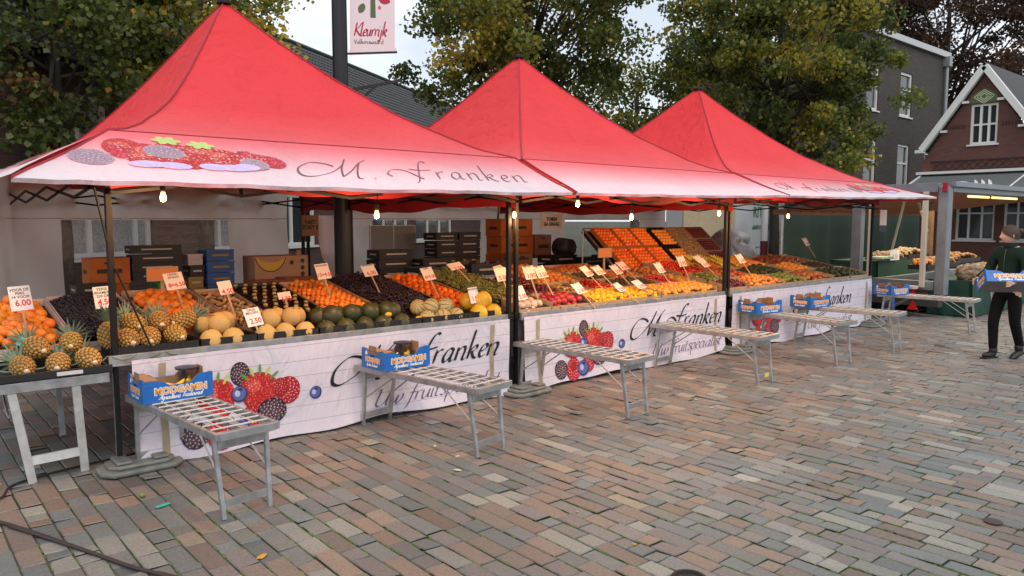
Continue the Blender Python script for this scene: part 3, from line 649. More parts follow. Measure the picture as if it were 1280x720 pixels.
for i,(x,y,r,lb) in enumerate(BN):
    b=bp0 if i==0 else copy_tree(bp0)
    b.location=(x,y,0); b.rotation_euler=(0,0,r); tag(b,lb,'bench','aluminium folding benches in front of the stall')
    if i==3:
        m=MB(); m.bb(-.01,.07,-.668,-.6645,.073,.113); st=m.build('sticker',mat('yellow_sticker',(.7,.65,.05),.5),b,local=True)
# ---------------------------------------------------------------- blue banana boxes
BLUE=mat('blue_print',(.012,.14,.48),.45,noise_amt=.15,noise_scale=12); CARD=mat('cardboard',(.30,.19,.11),.85,noise_amt=.2,noise_scale=20); ORG=mat('orange_print',(.85,.34,.03),.5); WHT=mat('white_print',(.8,.8,.8),.5); DK=mat('cut_dark',(.01,.01,.015),.8)
def carton(w=.46,d=.33,h=.165):
    E=empty('fruit_carton',(0,0,0),0); t=.006
    m=MB(); m.bb(-w/2+t,w/2-t,-d/2+t,d/2-t,0,.01,1)
    pf=[(-w/2,0),(w/2,0),(w/2,h),(w/2-.09,h),(w/2-.12,h*.86),(w/2-.15,h*.66),(-w/2+.17,h*.66),(-w/2+.14,h*.8),(-w/2+.1,h*.86),(-w/2,h*.9)]
    ps=[(-d/2+t,0),(d/2-t,0),(d/2-t,h),(d/2-.06,h),(d/2-.1,h*.75),(-d/2+.1,h*.75),(-d/2+.06,h*.97),(-d/2+t,h)]
    for s in(-1,1):
        m.prism(pf,(0,s*d/2,0),(1,0,0),(0,0,1),(0,-s,0),t,0); m.prism([(a*.98,b*.99) for a,b in pf],(0,s*(d/2-t-.0008),0),(1,0,0),(0,0,1),(0,-s,0),.004,1)
        m.prism(ps,(s*w/2,0,0),(0,1,0),(0,0,1),(-s,0,0),t,0); m.prism([(a*.95,b*.99) for a,b in ps],(s*(w/2-t-.0008),0,0),(0,1,0),(0,0,1),(-s,0,0),.004,1)
    for s in(-1,1):
        m.bb(min(s*(w/2-.012),s*(w/2-.1)),max(s*(w/2-.012),s*(w/2-.1)),-d/2+.012,d/2-.012,h*.9,h*.915,1) if s<0 else None
        m.bb(s*(w/2-.02)-.002,s*(w/2-.02)+.002,-.03,.08,h*.6,h*1.12,1)
    m.build('carton_body',[BLUE,CARD],E,local=True); 
    m=MB(); m_s=MB()
    for tx,sz,bold,z,mi,o in (('MODGAMIN',.062,.006,.073,1,.0012),('MODGAMIN',.062,.0015,.073,0,.0022)):
        vs,fs=text_mb(tx,sz,bold)
        m.add([(x*1.0+.015,-d/2-o,y+z) for x,y,_ in vs],fs,mi); m_s.add([(-w/2-o,-(x*.62),y*.85+z) for x,y,_ in vs],fs,mi)
    ff=lambda x,z,off:(x,-d/2-off,z); pen(m,list('Agricultura Tradicional'),-.13,.018,.3,.036,ff,nib=.12,thin=.08,m=1,off=.0012)
    ff2=lambda x,z,off:(-w/2-off,-x,z); pen(m_s,list('Agricultura Tradicional'),-.09,.022,.17,.026,ff2,nib=.12,thin=.1,m=1,off=.0012)
    m_s.add([(-w/2-.0012,.09+.018*math.cos(a*PI/6),.125+.018*math.sin(a*PI/6)) for a in range(12)],[tuple(range(12))],1)
    m.build('front_lettering',[ORG,WHT],E,local=True); m_s.build('side_lettering',[ORG,WHT],E,local=True)
    m=MB(); m.bb(-w/2-.001,-w/2+.001,-.03,.03,.1,.113); m.bb(-w/2+.015,-w/2+.1,-d/2-.001,-d/2+.001,h*.66,h*.668); m.build('hand_slot',DK,E,local=True)
    return E
c0=carton()
CB=[(1.53,5.46,.533,.03,'nearest blue fruit carton, on the back of the leftmost bench by the pineapples'),
(3.30,5.38,.533,.04,'blue fruit carton in front of the first banner, left of the black Franken lettering'),
(8.93,5.42,.533,-.2,'blue fruit carton at the pole where the last banner begins, leftmost of the far three'),
(10.06,5.32,.533,-.1,'blue fruit carton on the bench in front of the middle of the farthest banner'),
(12.78,5.36,.533,-.2,'blue fruit carton on the farthest bench, beside the end of the counter')]
for i,(x,y,z,r,lb) in enumerate(CB):
    b=c0 if i==0 else copy_tree(c0)
    b.location=(x,y,z); b.rotation_euler=(0,0,r); tag(b,lb,'fruit carton','blue cardboard fruit cartons on the benches')
# leftover contents
YB=mat('banana_yellow',(.78,.55,.04),.5,noise_amt=.15); DKF=mat('dark_foil',(.05,.05,.09),.4)
def banana_mb(m,c,L_=.16,ang=0,bend=.05,r=.017,tilt=0,mi=0):
    P=[];R=[]
    for i in range(9):
        t=i/8*2-1; x=t*L_/2; z=bend*(t*t)
        P.append((c[0]+x*math.cos(ang),c[1]+x*math.sin(ang)+z*tilt,c[2]+z*(1-abs(tilt)))); R.append(max(.004,r*(1-abs(t)**4*.8)))
    m.tube(P,R,7,mi)
for i,(x,y,a) in enumerate(((1.55,5.42,.4),(1.66,5.5,1.2),(3.25,5.37,.2),(3.42,5.4,.8))):
    m=MB(); banana_mb(m,(x,y,.6 if i<2 else .6),.15,a,.04,.02); o=m.build('banana',YB,None,smooth=True)
    tag(o,['loose banana in the nearest blue carton, its left one','loose banana in the nearest blue carton, its right one','left loose banana in the blue carton beside Franken lettering','right loose banana in the blue carton beside Franken lettering'][i],'banana')
for x,y in ((1.66,5.53),(3.42,5.47)):
    m=MB(); m.lathe([(.0,.0),(.075,.006),(.08,.02),(.0,.028)],16,(x,y,.69)); m.box((x-.02,y+.02,.62),(.03,.03,.14)); o=m.build('packing_tray',DKF,None)
    tag(o,'dark packing tray propped in the nearest blue carton' if x<2 else 'dark packing tray propped in the second nearest blue carton','tray')
# ---------------------------------------------------------------- fruit kinds
def fmesh(name,r,m,sx=1,sz=1,nu=14,nv=9,lump=0,seed=0,stem=None):
    mb=MB(); mb.ell((0,0,0),(r,r*sx,r*sz),nu,nv)
    if lump:
        mb.v=[tuple(Vector(v)*(1+lump*noise.noise(Vector(v)/r*1.1+Vector((seed,0,0))))) for v in mb.v]
    if stem: mb.lathe([(r*.12,0),(r*.06,r*.12)],6,(0,0,r*sz*.95),1)
    return mb.mesh(name,[m,stem] if stem else [m],True)
OR_=mat('orange_peel',(.87,.25,.018),.42,bump=.25,bump_scale=160,rand=.2,noise_amt=.12,noise_scale=20)
MAND=mat('mandarin_peel',(.85,.17,.012),.38,bump=.2,bump_scale=160,rand=.24)
TANG=mat('tangerine_peel',(.87,.27,.03),.42,bump=.2,bump_scale=160,rand=.26)
LEM=mat('lemon_peel',(.84,.46,.02),.42,bump=.25,bump_scale=130,rand=.2)
LORG=mat('light_orange_peel',(.88,.36,.05),.42,bump=.2,bump_scale=140,rand=.1)
GAL=mat('galia_rind',(.62,.37,.09),.7,noise_scale=55,color2=(.5,.38,.17),bump=.5,bump_scale=110,rand=.12)
DKM=mat('dark_melon_rind',(.03,.04,.014),.5,color2=(.055,.06,.02),noise_scale=25,bump=.3,bump_scale=40,rand=.2)
def striped():
    m=mat('striped_rind',(.4,.34,.14),.6,rand=.08); nt=m.node_tree;N=nt.nodes;L=nt.links;b=N['Principled BSDF']
    tc=N.new('ShaderNodeTexCoord');g=N.new('ShaderNodeTexGradient');g.gradient_type='RADIAL';L.new(tc.outputs['Object'],g.inputs[0])
    a=N.new('ShaderNodeMath');a.operation='MULTIPLY';a.inputs[1].default_value=10;L.new(g.outputs['Fac'],a.inputs[0]);f=N.new('ShaderNodeMath');f.operation='FRACT';L.new(a.outputs[0],f.inputs[0])
    r=N.new('ShaderNodeValToRGB');r.color_ramp.elements[0].color=(.07,.09,.02,1);r.color_ramp.elements[0].position=.12;r.color_ramp.elements[1].color=(.48,.38,.17,1);r.color_ramp.elements[1].position=.22
    L.new(f.outputs[0],r.inputs[0]);L.new(r.outputs[0],b.inputs['Base Color']);return m
STR=striped()
YM=mat('yellow_melon_rind',(.75,.46,.03),.4,noise_amt=.2,noise_scale=9,rand=.1,bump=.2,bump_scale=25)
KIW=mat('kiwi_skin',(.10,.065,.03),.9,rand=.25,bump=.3); PLUM=mat('plum_skin',(.12,.012,.02),.35,rand=.4,noise_amt=.3); RAP=mat('red_apple_skin',(.45,.03,.02),.3,color2=(.6,.28,.05),noise_scale=12,rand=.25)
YAP=mat('yellow_apple_skin',(.68,.35,.06),.33,color2=(.6,.12,.03),noise_scale=14,rand=.2); POT=mat('pomegranate_skin',(.38,.025,.035),.45,rand=.25,noise_amt=.25,noise_scale=20)
WHM=mat('white_vegetable',(.72,.58,.46),.7,color2=(.6,.4,.3),noise_scale=18,rand=.1); MAN=mat('mango_skin',(.13,.12,.02),.38,color2=(.4,.05,.02),noise_scale=10,rand=.25); MAR=mat('red_mango_skin',(.36,.04,.03),.35,color2=(.45,.2,.04),noise_scale=9,rand=.3)
AVO=mat('avocado_skin',(.04,.055,.014),.55,noise_amt=.4,noise_scale=30,rand=.35,bump=.5); LIM=mat('green_fruit_skin',(.16,.22,.035),.42,rand=.25,noise_amt=.2); TOM=mat('tomato_skin',(.6,.04,.015),.22,rand=.15); NUT=mat('chestnut_shell',(.30,.17,.07),.55,color2=(.5,.33,.15),noise_scale=15,rand=.35)
PAP=mat('papaya_skin',(.66,.22,.03),.45,color2=(.4,.25,.03),noise_scale=8,rand=.15); RED=mat('red_berry_skin',(.5,.015,.02),.3,rand=.2) if 'red_berry_skin' not in MATS else 0
REDB=MATS['red_berry_skin']
STEM=mat('green_stem',(.08,.12,.03),.7)
KIND={
'orange':(fmesh('orange',.043,OR_,stem=STEM),.043),'mandarin':(fmesh('mandarin',.034,MAND,sz=.86,stem=STEM),.034),'tangerine':(fmesh('tangerine',.027,TANG,sz=.88,nu=12,nv=8),.027),
'lemon':(fmesh('lemon',.032,LEM,sx=.86,nu=12,nv=8),.032),'clementine':(fmesh('clementine',.036,LORG,sz=.9,nu=12,nv=8),.036),
'galia_melon':(fmesh('galia_melon',.083,GAL,lump=.06,nu=20,nv=12,stem=STEM),.083),'dark_melon':(fmesh('dark_melon',.088,DKM,lump=.12,sz=.95,nu=20,nv=12,stem=STEM),.088),
'striped_melon':(fmesh('striped_melon',.078,STR,lump=.04,nu=20,nv=12,sz=.95),.078),'yellow_melon':(fmesh('yellow_melon',.088,YM,lump=.06,nu=20,nv=12),.088),
'kiwi':(fmesh('kiwi',.03,KIW,sx=.85,nu=10,nv=7),.03),'plum':(fmesh('plum',.028,PLUM,nu=10,nv=7),.028),'red_apple':(fmesh('red_apple',.036,RAP,sz=.88,nu=12,nv=8,lump=.06,stem=STEM),.036),
'yellow_apple':(fmesh('yellow_apple',.037,YAP,sz=.88,nu=12,nv=8,lump=.06,stem=STEM),.037),'pomegranate':(fmesh('pomegranate',.042,POT,lump=.12,nu=12,nv=8,stem=STEM),.042),
'white_turnip':(fmesh('white_turnip',.048,WHM,lump=.25,sz=.85,nu=14,nv=9),.046),'mango':(fmesh('mango',.052,MAN,sx=.72,sz=.72,lump=.1,nu=12,nv=8),.045),'red_mango':(fmesh('red_mango',.052,MAR,sx=.74,sz=.76,lump=.1,nu=12,nv=8),.045),
'avocado':(fmesh('avocado',.048,AVO,sx=.72,sz=.72,lump=.16,nu=12,nv=8),.042),'pear':(fmesh('pear',.04,LIM,sx=.75,sz=.78,lump=.12,nu=12,nv=8,stem=STEM),.036),'tomato':(fmesh('tomato',.027,TOM,sz=.88,nu=10,nv=7),.027),
'chestnut':(fmesh('chestnut',.022,NUT,sz=.7,lump=.3,nu=8,nv=6),.022),'ginger_root':(fmesh('ginger_root',.045,NUT,sx=.4,sz=.4,lump=.6,nu=10,nv=8),.03),'papaya':(fmesh('papaya',.075,PAP,sx=.62,sz=.62,lump=.1,nu=14,nv=8),.05),'strawberry':(fmesh('strawberry',.016,REDB,sz=1.2,nu=8,nv=6),.018)}
def zp(y,a=.88,b=.17): return a+b*(y-5.75)
PLACED={}
def put(kind,loc,rot,k,label,cat,group): PLACED.setdefault(kind,[]).append((Vector(loc),rot,k,label,cat,group))
def heap(kind,x0,x1,y0,y1,label,group,a=.885,b=.17,crown=.03,layers=2,maxn=9999,jit=.12,pack=1.99,skip=0,cat=None):
    me,r=KIND[kind]; s=r*pack
    for L_ in range(layers):
        o=s/2*L_
        rows=int((y1-y0-2*o)/(s*.87))+1
        for j in range(rows):
            y=y0+r+o+j*s*.87
            if y>y1-r*.6: continue
            x=x0+r+o+(s/2 if j%2 else 0)
            while x<=x1-r*.8:
                u=(x-x0)/(x1-x0); v=(y-y0)/(y1-y0)
                inner=layers>1 and L_==0 and j>1 and .12<u<.88
                if random.random()<(.25 if inner else .97 if L_ else .9):
                    z=zp(y,a,b)-r+crown*(math.sin(PI*min(1,max(0,u)))*1-.5)+.012*math.sin(x*31+y*17)-r*1.25*(layers-1-L_)
                    rot=(random.uniform(0,6.28),random.uniform(0,3.14),random.uniform(0,6.28)) if kind not in('mango','red_mango','avocado','pear','papaya','ginger_root') else (random.uniform(-.3,.3),random.uniform(-.3,.3),random.uniform(0,6.28))
                    put(kind,(x+random.uniform(-jit,jit)*r,y+random.uniform(-jit,jit)*r,z+random.uniform(-.2,.2)*r),rot,random.uniform(.88,1.1),label,cat or kind.replace('_',' '),group)
                x+=s
def flush():
    from mathutils import Euler
    for kind,items in PLACED.items():
        me,r=KIND[kind]; items.sort(key=lambda t:t[0].length)
        for loc,rot,k,label,cat,group in items[:295]:
            ob=bpy.data.objects.new(kind,me); COL.objects.link(ob); ob.location=loc; ob.rotation_euler=rot; ob.scale=(k,k,k); tag(ob,label,cat,group)
        rest=items[295:]
        if rest:
            mb=MB(); vs=[v.co.copy() for v in me.vertices]; fs=[tuple(q.vertices) for q in me.polygons]; mi=[q.material_index for q in me.polygons]
            for loc,rot,k,*_ in rest:
                M=Matrix.Translation(loc)@Euler(rot).to_matrix().to_4x4()@Matrix.Scale(k,4); n=len(mb.v); mb.v+=[tuple(M@v) for v in vs]; mb.f+=[tuple(i+n for i in f) for f in fs]; mb.m+=mi
            o=mb.build(kind+'_heap',list(me.materials),None,smooth=True); tag(o,'remaining '+kind.replace('_',' ')+' fruit at the far back of the counters',kind.replace('_',' ')+' heap',kind='stuff')
# bins: dark trays with filler so nothing shows through
TRAY=mat('tray_black',(.012,.012,.013),.5); PINEW=mat('pine_wood',(.42,.29,.17),.75,noise_amt=.15,noise_scale=9); PINK=mat('pale_board',(.55,.42,.36),.75,noise_amt=.1)
def bin_(x0,x1,y0,y1,label,depth=.06,a=.885,b=.17,wall=PINEW,m0=TRAY,group='produce bins on the counters',lip=.012):
    E=empty('produce_bin',((x0+x1)/2,(y0+y1)/2,zp(y0,a,b)-depth-.1),0,label,'produce bin',group)
    m=MB(); zf=zp(y0,a,b); zb=zp(y1,a,b); m.add([(x0+.008,y0+.008,zf-depth-.02),(x1-.008,y0+.008,zf-depth-.02),(x1-.008,y1-.008,zb-depth-.02),(x0+.008,y1-.008,zb-depth-.02),(x0+.008,y0+.008,zf-depth),(x1-.008,y0+.008,zf-depth),(x1-.008,y1-.008,zb-depth),(x0+.008,y1-.008,zb-depth)],[(3,2,1,0),(4,5,6,7),(0,1,5,4),(1,2,6,5),(2,3,7,6),(3,0,4,7)]); m.build('bin_floor',m0,E)
    m=MB()
    for x in (x0,x1):
        s=-1 if x==x1 else 1
        xa,xb=(x,x+s*.007); xa,xb=min(xa,xb),max(xa,xb)
        m.add([(xa,y0,zf-.13),(xb,y0,zf-.13),(xb,y1,zb-.13),(xa,y1,zb-.13),(xa,y0,zf-.02+lip),(xb,y0,zf-.02+lip),(xb,y1,zb-.02+lip),(xa,y1,zb-.02+lip)],[(3,2,1,0),(4,5,6,7),(0,1,5,4),(1,2,6,5),(2,3,7,6),(3,0,4,7)])
    m.bb(x0+.008,x1-.008,y0,y0+.007,zf-.13,zf-.05); m.bb(x0+.008,x1-.008,y1-.007,y1,zb-.13,zb+.0)
    m.build('side_boards',wall,E)
    return E
LB='heaped in the display'
bin_(.5,1.05,6.02,7.1,'bin of the leftmost orange heap',wall=PINK); heap('orange',.5,1.04,6.02,7.1,'orange in the leftmost heap behind the pineapples','oranges heaped at the left edge',crown=.07)
bin_(1.06,1.6,6.02,7.15,'bin of the dark berries between two orange heaps',wall=PINK)
bin_(1.64,2.2,6.05,7.2,'bin of the big orange heap right of the left pole'); heap('orange',1.65,2.19,6.06,7.18,'orange in the big heap just right of the leftmost pole','oranges heaped right of the left pole',crown=.07)
bin_(2.22,2.55,6.05,7.1,'narrow bin of roots and nuts right of the oranges'); heap('ginger_root',2.23,2.54,6.55,7.1,'gnarled root lying in the narrow bin right of the oranges','roots beside the oranges',crown=.02); heap('chestnut',2.23,2.54,6.06,6.55,'pale nut lying in the narrow bin right of the oranges','nuts beside the oranges',crown=.02)
bin_(2.57,3.05,6.1,7.25,'black tray of small wrapped fruits between nuts and tangerines',depth=.04,wall=TRAY)
bin_(3.07,3.6,6.05,7.2,'bin of the small tangerines left of the dark grapes'); heap('tangerine',3.08,3.59,6.06,7.18,'small tangerine in the heap left of the dark grapes','small tangerines left of the dark grapes',crown=.06,maxn=300)
bin_(3.62,4.28,6.05,7.3,'bin of the dark grapes',wall=TRAY)
bin_(4.3,4.76,6.05,7.25,'bin of the deep orange mandarins right of the dark grapes'); heap('mandarin',4.31,4.75,6.06,7.23,'deep orange mandarin in the heap right of the dark grapes','deep orange mandarins right of the dark grapes',crown=.05)
bin_(4.79,5.45,6.05,7.3,'bin of the green grapes behind the double pole',wall=TRAY)
# wrapped fruits in black punnets
PUN=mat('punnet_black',(.01,.01,.011),.3); 
for i in range(5):
    for j in range(9):
        x=2.62+.095*i+(.04 if j%2 else 0); y=6.2+.118*j
        if x>3.02: continue
        m=MB(); m.lathe([(.026,-.03),(.03,0),(.02,.003)],10,(x,y,zp(y)-.0)); m.ell((x,y,zp(y)+.008),(.021,.021,.016),10,6,1); o=m.build('wrapped_fruit',[PUN,mat('fig_yellow',(.42,.3,.08),.5,rand=.2)],None,smooth=True); tag(o,'yellowish fruit in a black cup in the tray left of the tangerines','cup of fruit','fruits in black cups left of the tangerines')
# dark berries (nobody could count them)
def pile(name,x0,x1,y0,y1,r,n,m_,label,cat,a=.885,crown=.06,b=.17):
    base=MB(); base.ell((0,0,0),r,6,4); me=base.v; fs=base.f; mb=MB(); V=[];F=[]
    for i in range(n):
        u=random.random();v=random.random(); x=x0+r+(x1-x0-2*r)*u; y=y0+r+(y1-y0-2*r)*v; z=zp(y,a,b)-r+crown*(math.sin(PI*u)**.7-.6)+random.uniform(-r,r)*.9
        k=len(V); s=random.uniform(.8,1.2); V+=[(p[0]*s+x,p[1]*s+y,p[2]*s+z) for p in me]; F+=[tuple(q+k for q in f) for f in fs]
    mb.v=V;mb.f=F;mb.m=[0]*len(F); o=mb.build(name,m_,None,smooth=True); tag(o,label,cat,kind='stuff'); return o
pile('blackberries',1.07,1.59,6.03,7.12,.013,2600,mat('black_berry',(.009,.009,.014),.42,spec=.5,noise_amt=.4),'heap of small black berries between the two nearest orange heaps','berries')
# grape bunches
def bunch(m_,seed,n=34,r=.012,L_=.15):
    rr=random.Random(seed); mb=MB()
    for i in range(n):
        t=(i+.5)/n; w=.045*(1-t*.75); a=i*2.4; mb.ell((L_*(t-.5),w*math.cos(a)*rr.uniform(.6,1),w*math.sin(a)*rr.uniform(.5,1)),r*rr.uniform(.85,1.15),8,6)
    mb.tube([(-L_*.5,0,.0),(-L_*.62,0,.02)],.003,5,1)
    return mb.mesh('grape_bunch',[m_,STEM],True)
GD=mat('dark_grape',(.022,.008,.016),.5,color2=(.04,.022,.035),noise_scale=30,rand=.35); GG=mat('green_grape',(.14,.19,.03),.3,color2=(.24,.2,.06),noise_scale=18,rand=.2)
def bunches(m_,x0,x1,y0,y1,label,group,crown=.07,sp=.085):
    ms=[bunch(m_,k) for k in range(4)]; j=0
    for L_ in range(2):
        y=y0+.04
        while y<y1-.02:
            x=x0+.06+(.03 if j%2 else 0)
            while x<x1-.04:
                u=(x-x0)/(x1-x0)
                o=bpy.data.objects.new('grape_bunch',random.choice(ms)); COL.objects.link(o); o.location=(x+random.uniform(-.02,.02),y+random.uniform(-.015,.015),zp(y)-.06+.045*L_+crown*(math.sin(PI*u)-.5)); o.rotation_euler=(random.uniform(0,6),random.uniform(-.5,.5),random.uniform(0,6)); tag(o,label,'grape bunch',group); x+=sp*1.25
            y+=sp; j+=1
bunches(GD,3.63,4.27,6.08,7.28,'bunch of dark purple grapes left of the deep orange mandarins','dark grapes right of the small tangerines')
bunches(GG,4.8,5.44,6.08,7.28,'bunch of green grapes beside the double black pole','green grapes beside the double pole')
# ---- front row, first tent
def front_tray(x0,x1,label,z0=.80,d=.34,y0=5.745):
    E=empty('shallow_tray',((x0+x1)/2,y0+d/2,z0),0,label,'tray','black trays along the front rail')
    m=MB(); m.bb(x0,x1,y0,y0+d,z0-.03,z0-.02); m.build('tray_floor',TRAY,E)
    m=MB()
    m.bb(x0,x1,y0,y0+.008,z0-.02,z0+.045); m.bb(x0,x1,y0+d-.008,y0+d,z0-.02,z0+.06); m.bb(x0,x0+.008,y0+.008,y0+d-.008,z0-.02,z0+.045); m.bb(x1-.008,x1,y0+.008,y0+d-.008,z0-.02,z0+.045)
    for i in range(int((x1-x0)/.05)): m.bb(x0+.02+i*.05,x0+.034+i*.05,y0-.004,y0-.0005,z0-.0,z0+.03)
    m.build('tray_rim',TRAY,E)
for x0,x1,l in ((1.22,1.82,'black tray of pineapples above the nearest blue carton'),(1.84,2.26,'black tray holding the left galia melons'),(2.27,2.78,'black tray holding the right galia melons'),(2.8,3.28,'black tray under the left dark green melons'),(3.3,3.8,'black tray under the right dark green melons'),(3.82,4.42,'tray under the striped melons'),(4.43,4.79,'tray under the yellow melons')): front_tray(x0,x1,l,.815)
# pineapples
def pineapple():
    rr=random.Random(5); m=MB(); m.ell((0,0,0),(.058,.058,.082),18,12,0)
    n=120
    for i in range(n):
        f=math.acos(1-2*(i+.5)/n); a=i*2.399963; s=math.sin(f)
        p=Vector((.058*s*math.cos(a),.058*s*math.sin(a),.082*math.cos(f))); nn=Vector((p.x/.058**2,p.y/.058**2,p.z/.082**2)).normalized()
        q=nn.to_track_quat('Z','Y').to_matrix(); m.ell(p,(.0102,.0102,.0052),7,4,1,q); m.ell(p+nn*.0052,(.0022,.0022,.004),4,3,2,q)
    m.lathe([(.014,-.088),(.014,-.078)],8,(0,0,0),3)
    body=m.mesh('fruit_body',[mat('pineapple_gap',(.16,.10,.025),.8),mat('pineapple_eye',(.56,.31,.07),.55,color2=(.34,.2,.05),noise_scale=30,rand=.15),mat('eye_tip',(.14,.08,.03),.7),mat('pale_cut',(.72,.6,.42),.8)],True)
    c=MB()
    for i in range(46):
        t=i/46; a=i*2.4; L_=.055+.09*rr.uniform(.5,1)*(1-abs(t-.45)); out=.75*(1-t)+.12; P=[]
        d=Vector((math.cos(a),math.sin(a),0)); up=Vector((0,0,1)); w=.0095*(1-t*.3); V=[]
        for k in range(6):
            s=k/5; p=d*(.012*(1-t)+out*L_*s*(1+.35*s))+up*(.078+.03*t+L_*s*(1-out*.3-.35*out*s)); side=Vector((-d.y,d.x,0))*w*(1-s**2)*1.0
            V+= [tuple(p-side),tuple(p+side+up*.0)]
        c.add(V,[(2*k,2*k+1,2*k+3,2*k+2) for k in range(5)])
    crown=c.mesh('leaf_crown',[mat('pineapple_leaf',(.10,.17,.09),.55,color2=(.2,.26,.17),noise_scale=25,rand=.15)],True)
    return body,crown
PB,PC=pineapple()
pine_root=None
tagm=MB(); tagm.box((0,0,0),(.05,.003,.035)); TAGM=tagm.mesh('paper_tag',[mat('turquoise_tag',(.05,.42,.34),.5)])
PP=[(.70,5.72,.80,.1,1),(.90,5.71,.80,-.25,1),(1.08,5.72,.81,.2,1),(1.36,5.84,.90,.1,1),(1.50,5.83,.90,-.15,1),(1.68,5.84,.905,.25,1),
    (.80,5.86,.90,.3,1),(1.01,5.88,.91,-.2,1),(1.24,5.86,.94,0,0),(1.42,5.93,1.0,.2,1),(1.60,5.93,1.0,-.1,1),(1.77,5.92,1.0,-1.1,1)]
for i,(x,y,z,ya,ly) in enumerate(PP):
    E=empty('pineapple',(x,y,z)); tag(E,'ripe golden pineapple in the row at the left pole','pineapple','pineapples along the left front edge')
    E.rotation_euler=(-PI/2+.12,random.uniform(-3,3),ya) if ly else (-.45,.1,0)
    E.rotation_mode='XYZ'
    if ly: E.rotation_euler=(Matrix.Rotation(ya,3,'Z')@Matrix.Rotation(-PI/2+.15,3,'X')@Matrix.Rotation(random.uniform(0,6),3,'Z')).to_euler()
    s=random.uniform(1.15,1.28); E.scale=(s,s,s)
    for nm,me in (('fruit_body',PB),('leaf_crown',PC)):
        o=bpy.data.objects.new(nm,me); COL.objects.link(o); o.parent=E
    if i in (6,7,9): o=bpy.data.objects.new('paper_tag',TAGM); COL.objects.link(o); o.parent=E; o.location=(0,-.03,.1); o.rotation_euler=(.6,0,.3); 
    if not ly: E['label']='pineapple standing upright with its crown up beside the left pole'
    BAS[E.name]=E.matrix_basis.copy()
m=MB(); m.bb(.5,1.2,5.6,5.98,.725,.745); m.bb(.5,1.2,5.592,5.6,.725,.775); 
o=m.build('shallow_tray',TRAY,None,bevel=.003); tag(o,'black tray of pineapples on the small left table','tray','black trays along the front rail')
m=MB(); m.bb(.87,1.02,5.585,5.5915,.738,.762); tag(m.build('product_strip',mat('white_strip',(.6,.58,.58),.5),None),'small white strip on the rim of the left black tray','strip')
for i in range(7):
    m=MB(); banana_mb(m,(.62+.17*i,5.70,.78),.16,random.uniform(-.6,.6),.03,.006); m.M=Matrix.Identity(4)
    o=m.build('loose_leaf',mat('pineapple_leaf',(.1,.17,.09),.5),None,smooth=True); tag(o,'long green leaf lying under the pineapples','leaf','leaves under the pineapples')
def place(kind,pts,label,group,cat=None,rot=None):
    me,r=KIND[kind]
    for (x,y,z) in pts:
        o=bpy.data.objects.new(kind,me); COL.objects.link(o); o.location=(x,y,z); k=random.uniform(.94,1.05); o.scale=(k,k,k)
        o.rotation_euler=(random.uniform(-.7,.7)+ (PI/2 if rot else 0),random.uniform(-.4,.4),random.uniform(0,6)); tag(o,label,cat or kind.replace('_',' '),group)
def two_rows(x0,x1,d,zl,zu,y1=5.82,y2=5.9):
    n=int((x1-x0)/d); P=[]
    for i in range(n): P.append((x0+d*(i+.5)+random.uniform(-.006,.006),y1,zl+random.uniform(-.004,.004)))
    for i in range(n-1): P.append((x0+d*(i+1)+random.uniform(-.01,.01),y2,zu+random.uniform(-.008,.008)))
    for i in range(n): P.append((x0+d*(i+.5),y2+.08,zu-.01))
    return P
place('galia_melon',two_rows(1.85,2.26,.168,.835,.955),'pale yellow galia melon left of the white price card','galia melons in the front trays, left part')
place('galia_melon',two_rows(2.27,2.8,.172,.835,.955),'pale yellow galia melon right of the white price card','galia melons in the front trays, right part')
place('dark_melon',two_rows(2.8,3.82,.185,.825,.93),'dark green round melon in front of the tangerines and dark grapes','dark green melons in the front row')
place('striped_melon',two_rows(3.84,4.42,.162,.83,.93),'green striped beige melon at the right of the dark melons','striped melons in the front row',rot=1)
place('yellow_melon',two_rows(4.43,4.8,.18,.83,.95),'glossy yellow melon by the double black pole','yellow melons in the front row')
m=MB()
for i,(x,z) in enumerate(((3.0,.80),(3.25,.81),(3.48,.89),(3.62,.82),(3.8,.83))):
    mb=MB(); mb.ell((x,5.79,z+.02),(.035,.022,.022),10,7); o=mb.build('cut_squash',mat('squash_yellow',(.72,.42,.03),.5,noise_amt=.3),None,smooth=True); tag(o,'yellow cut piece of squash lying among the dark green melons','squash','yellow squash pieces among the dark melons')
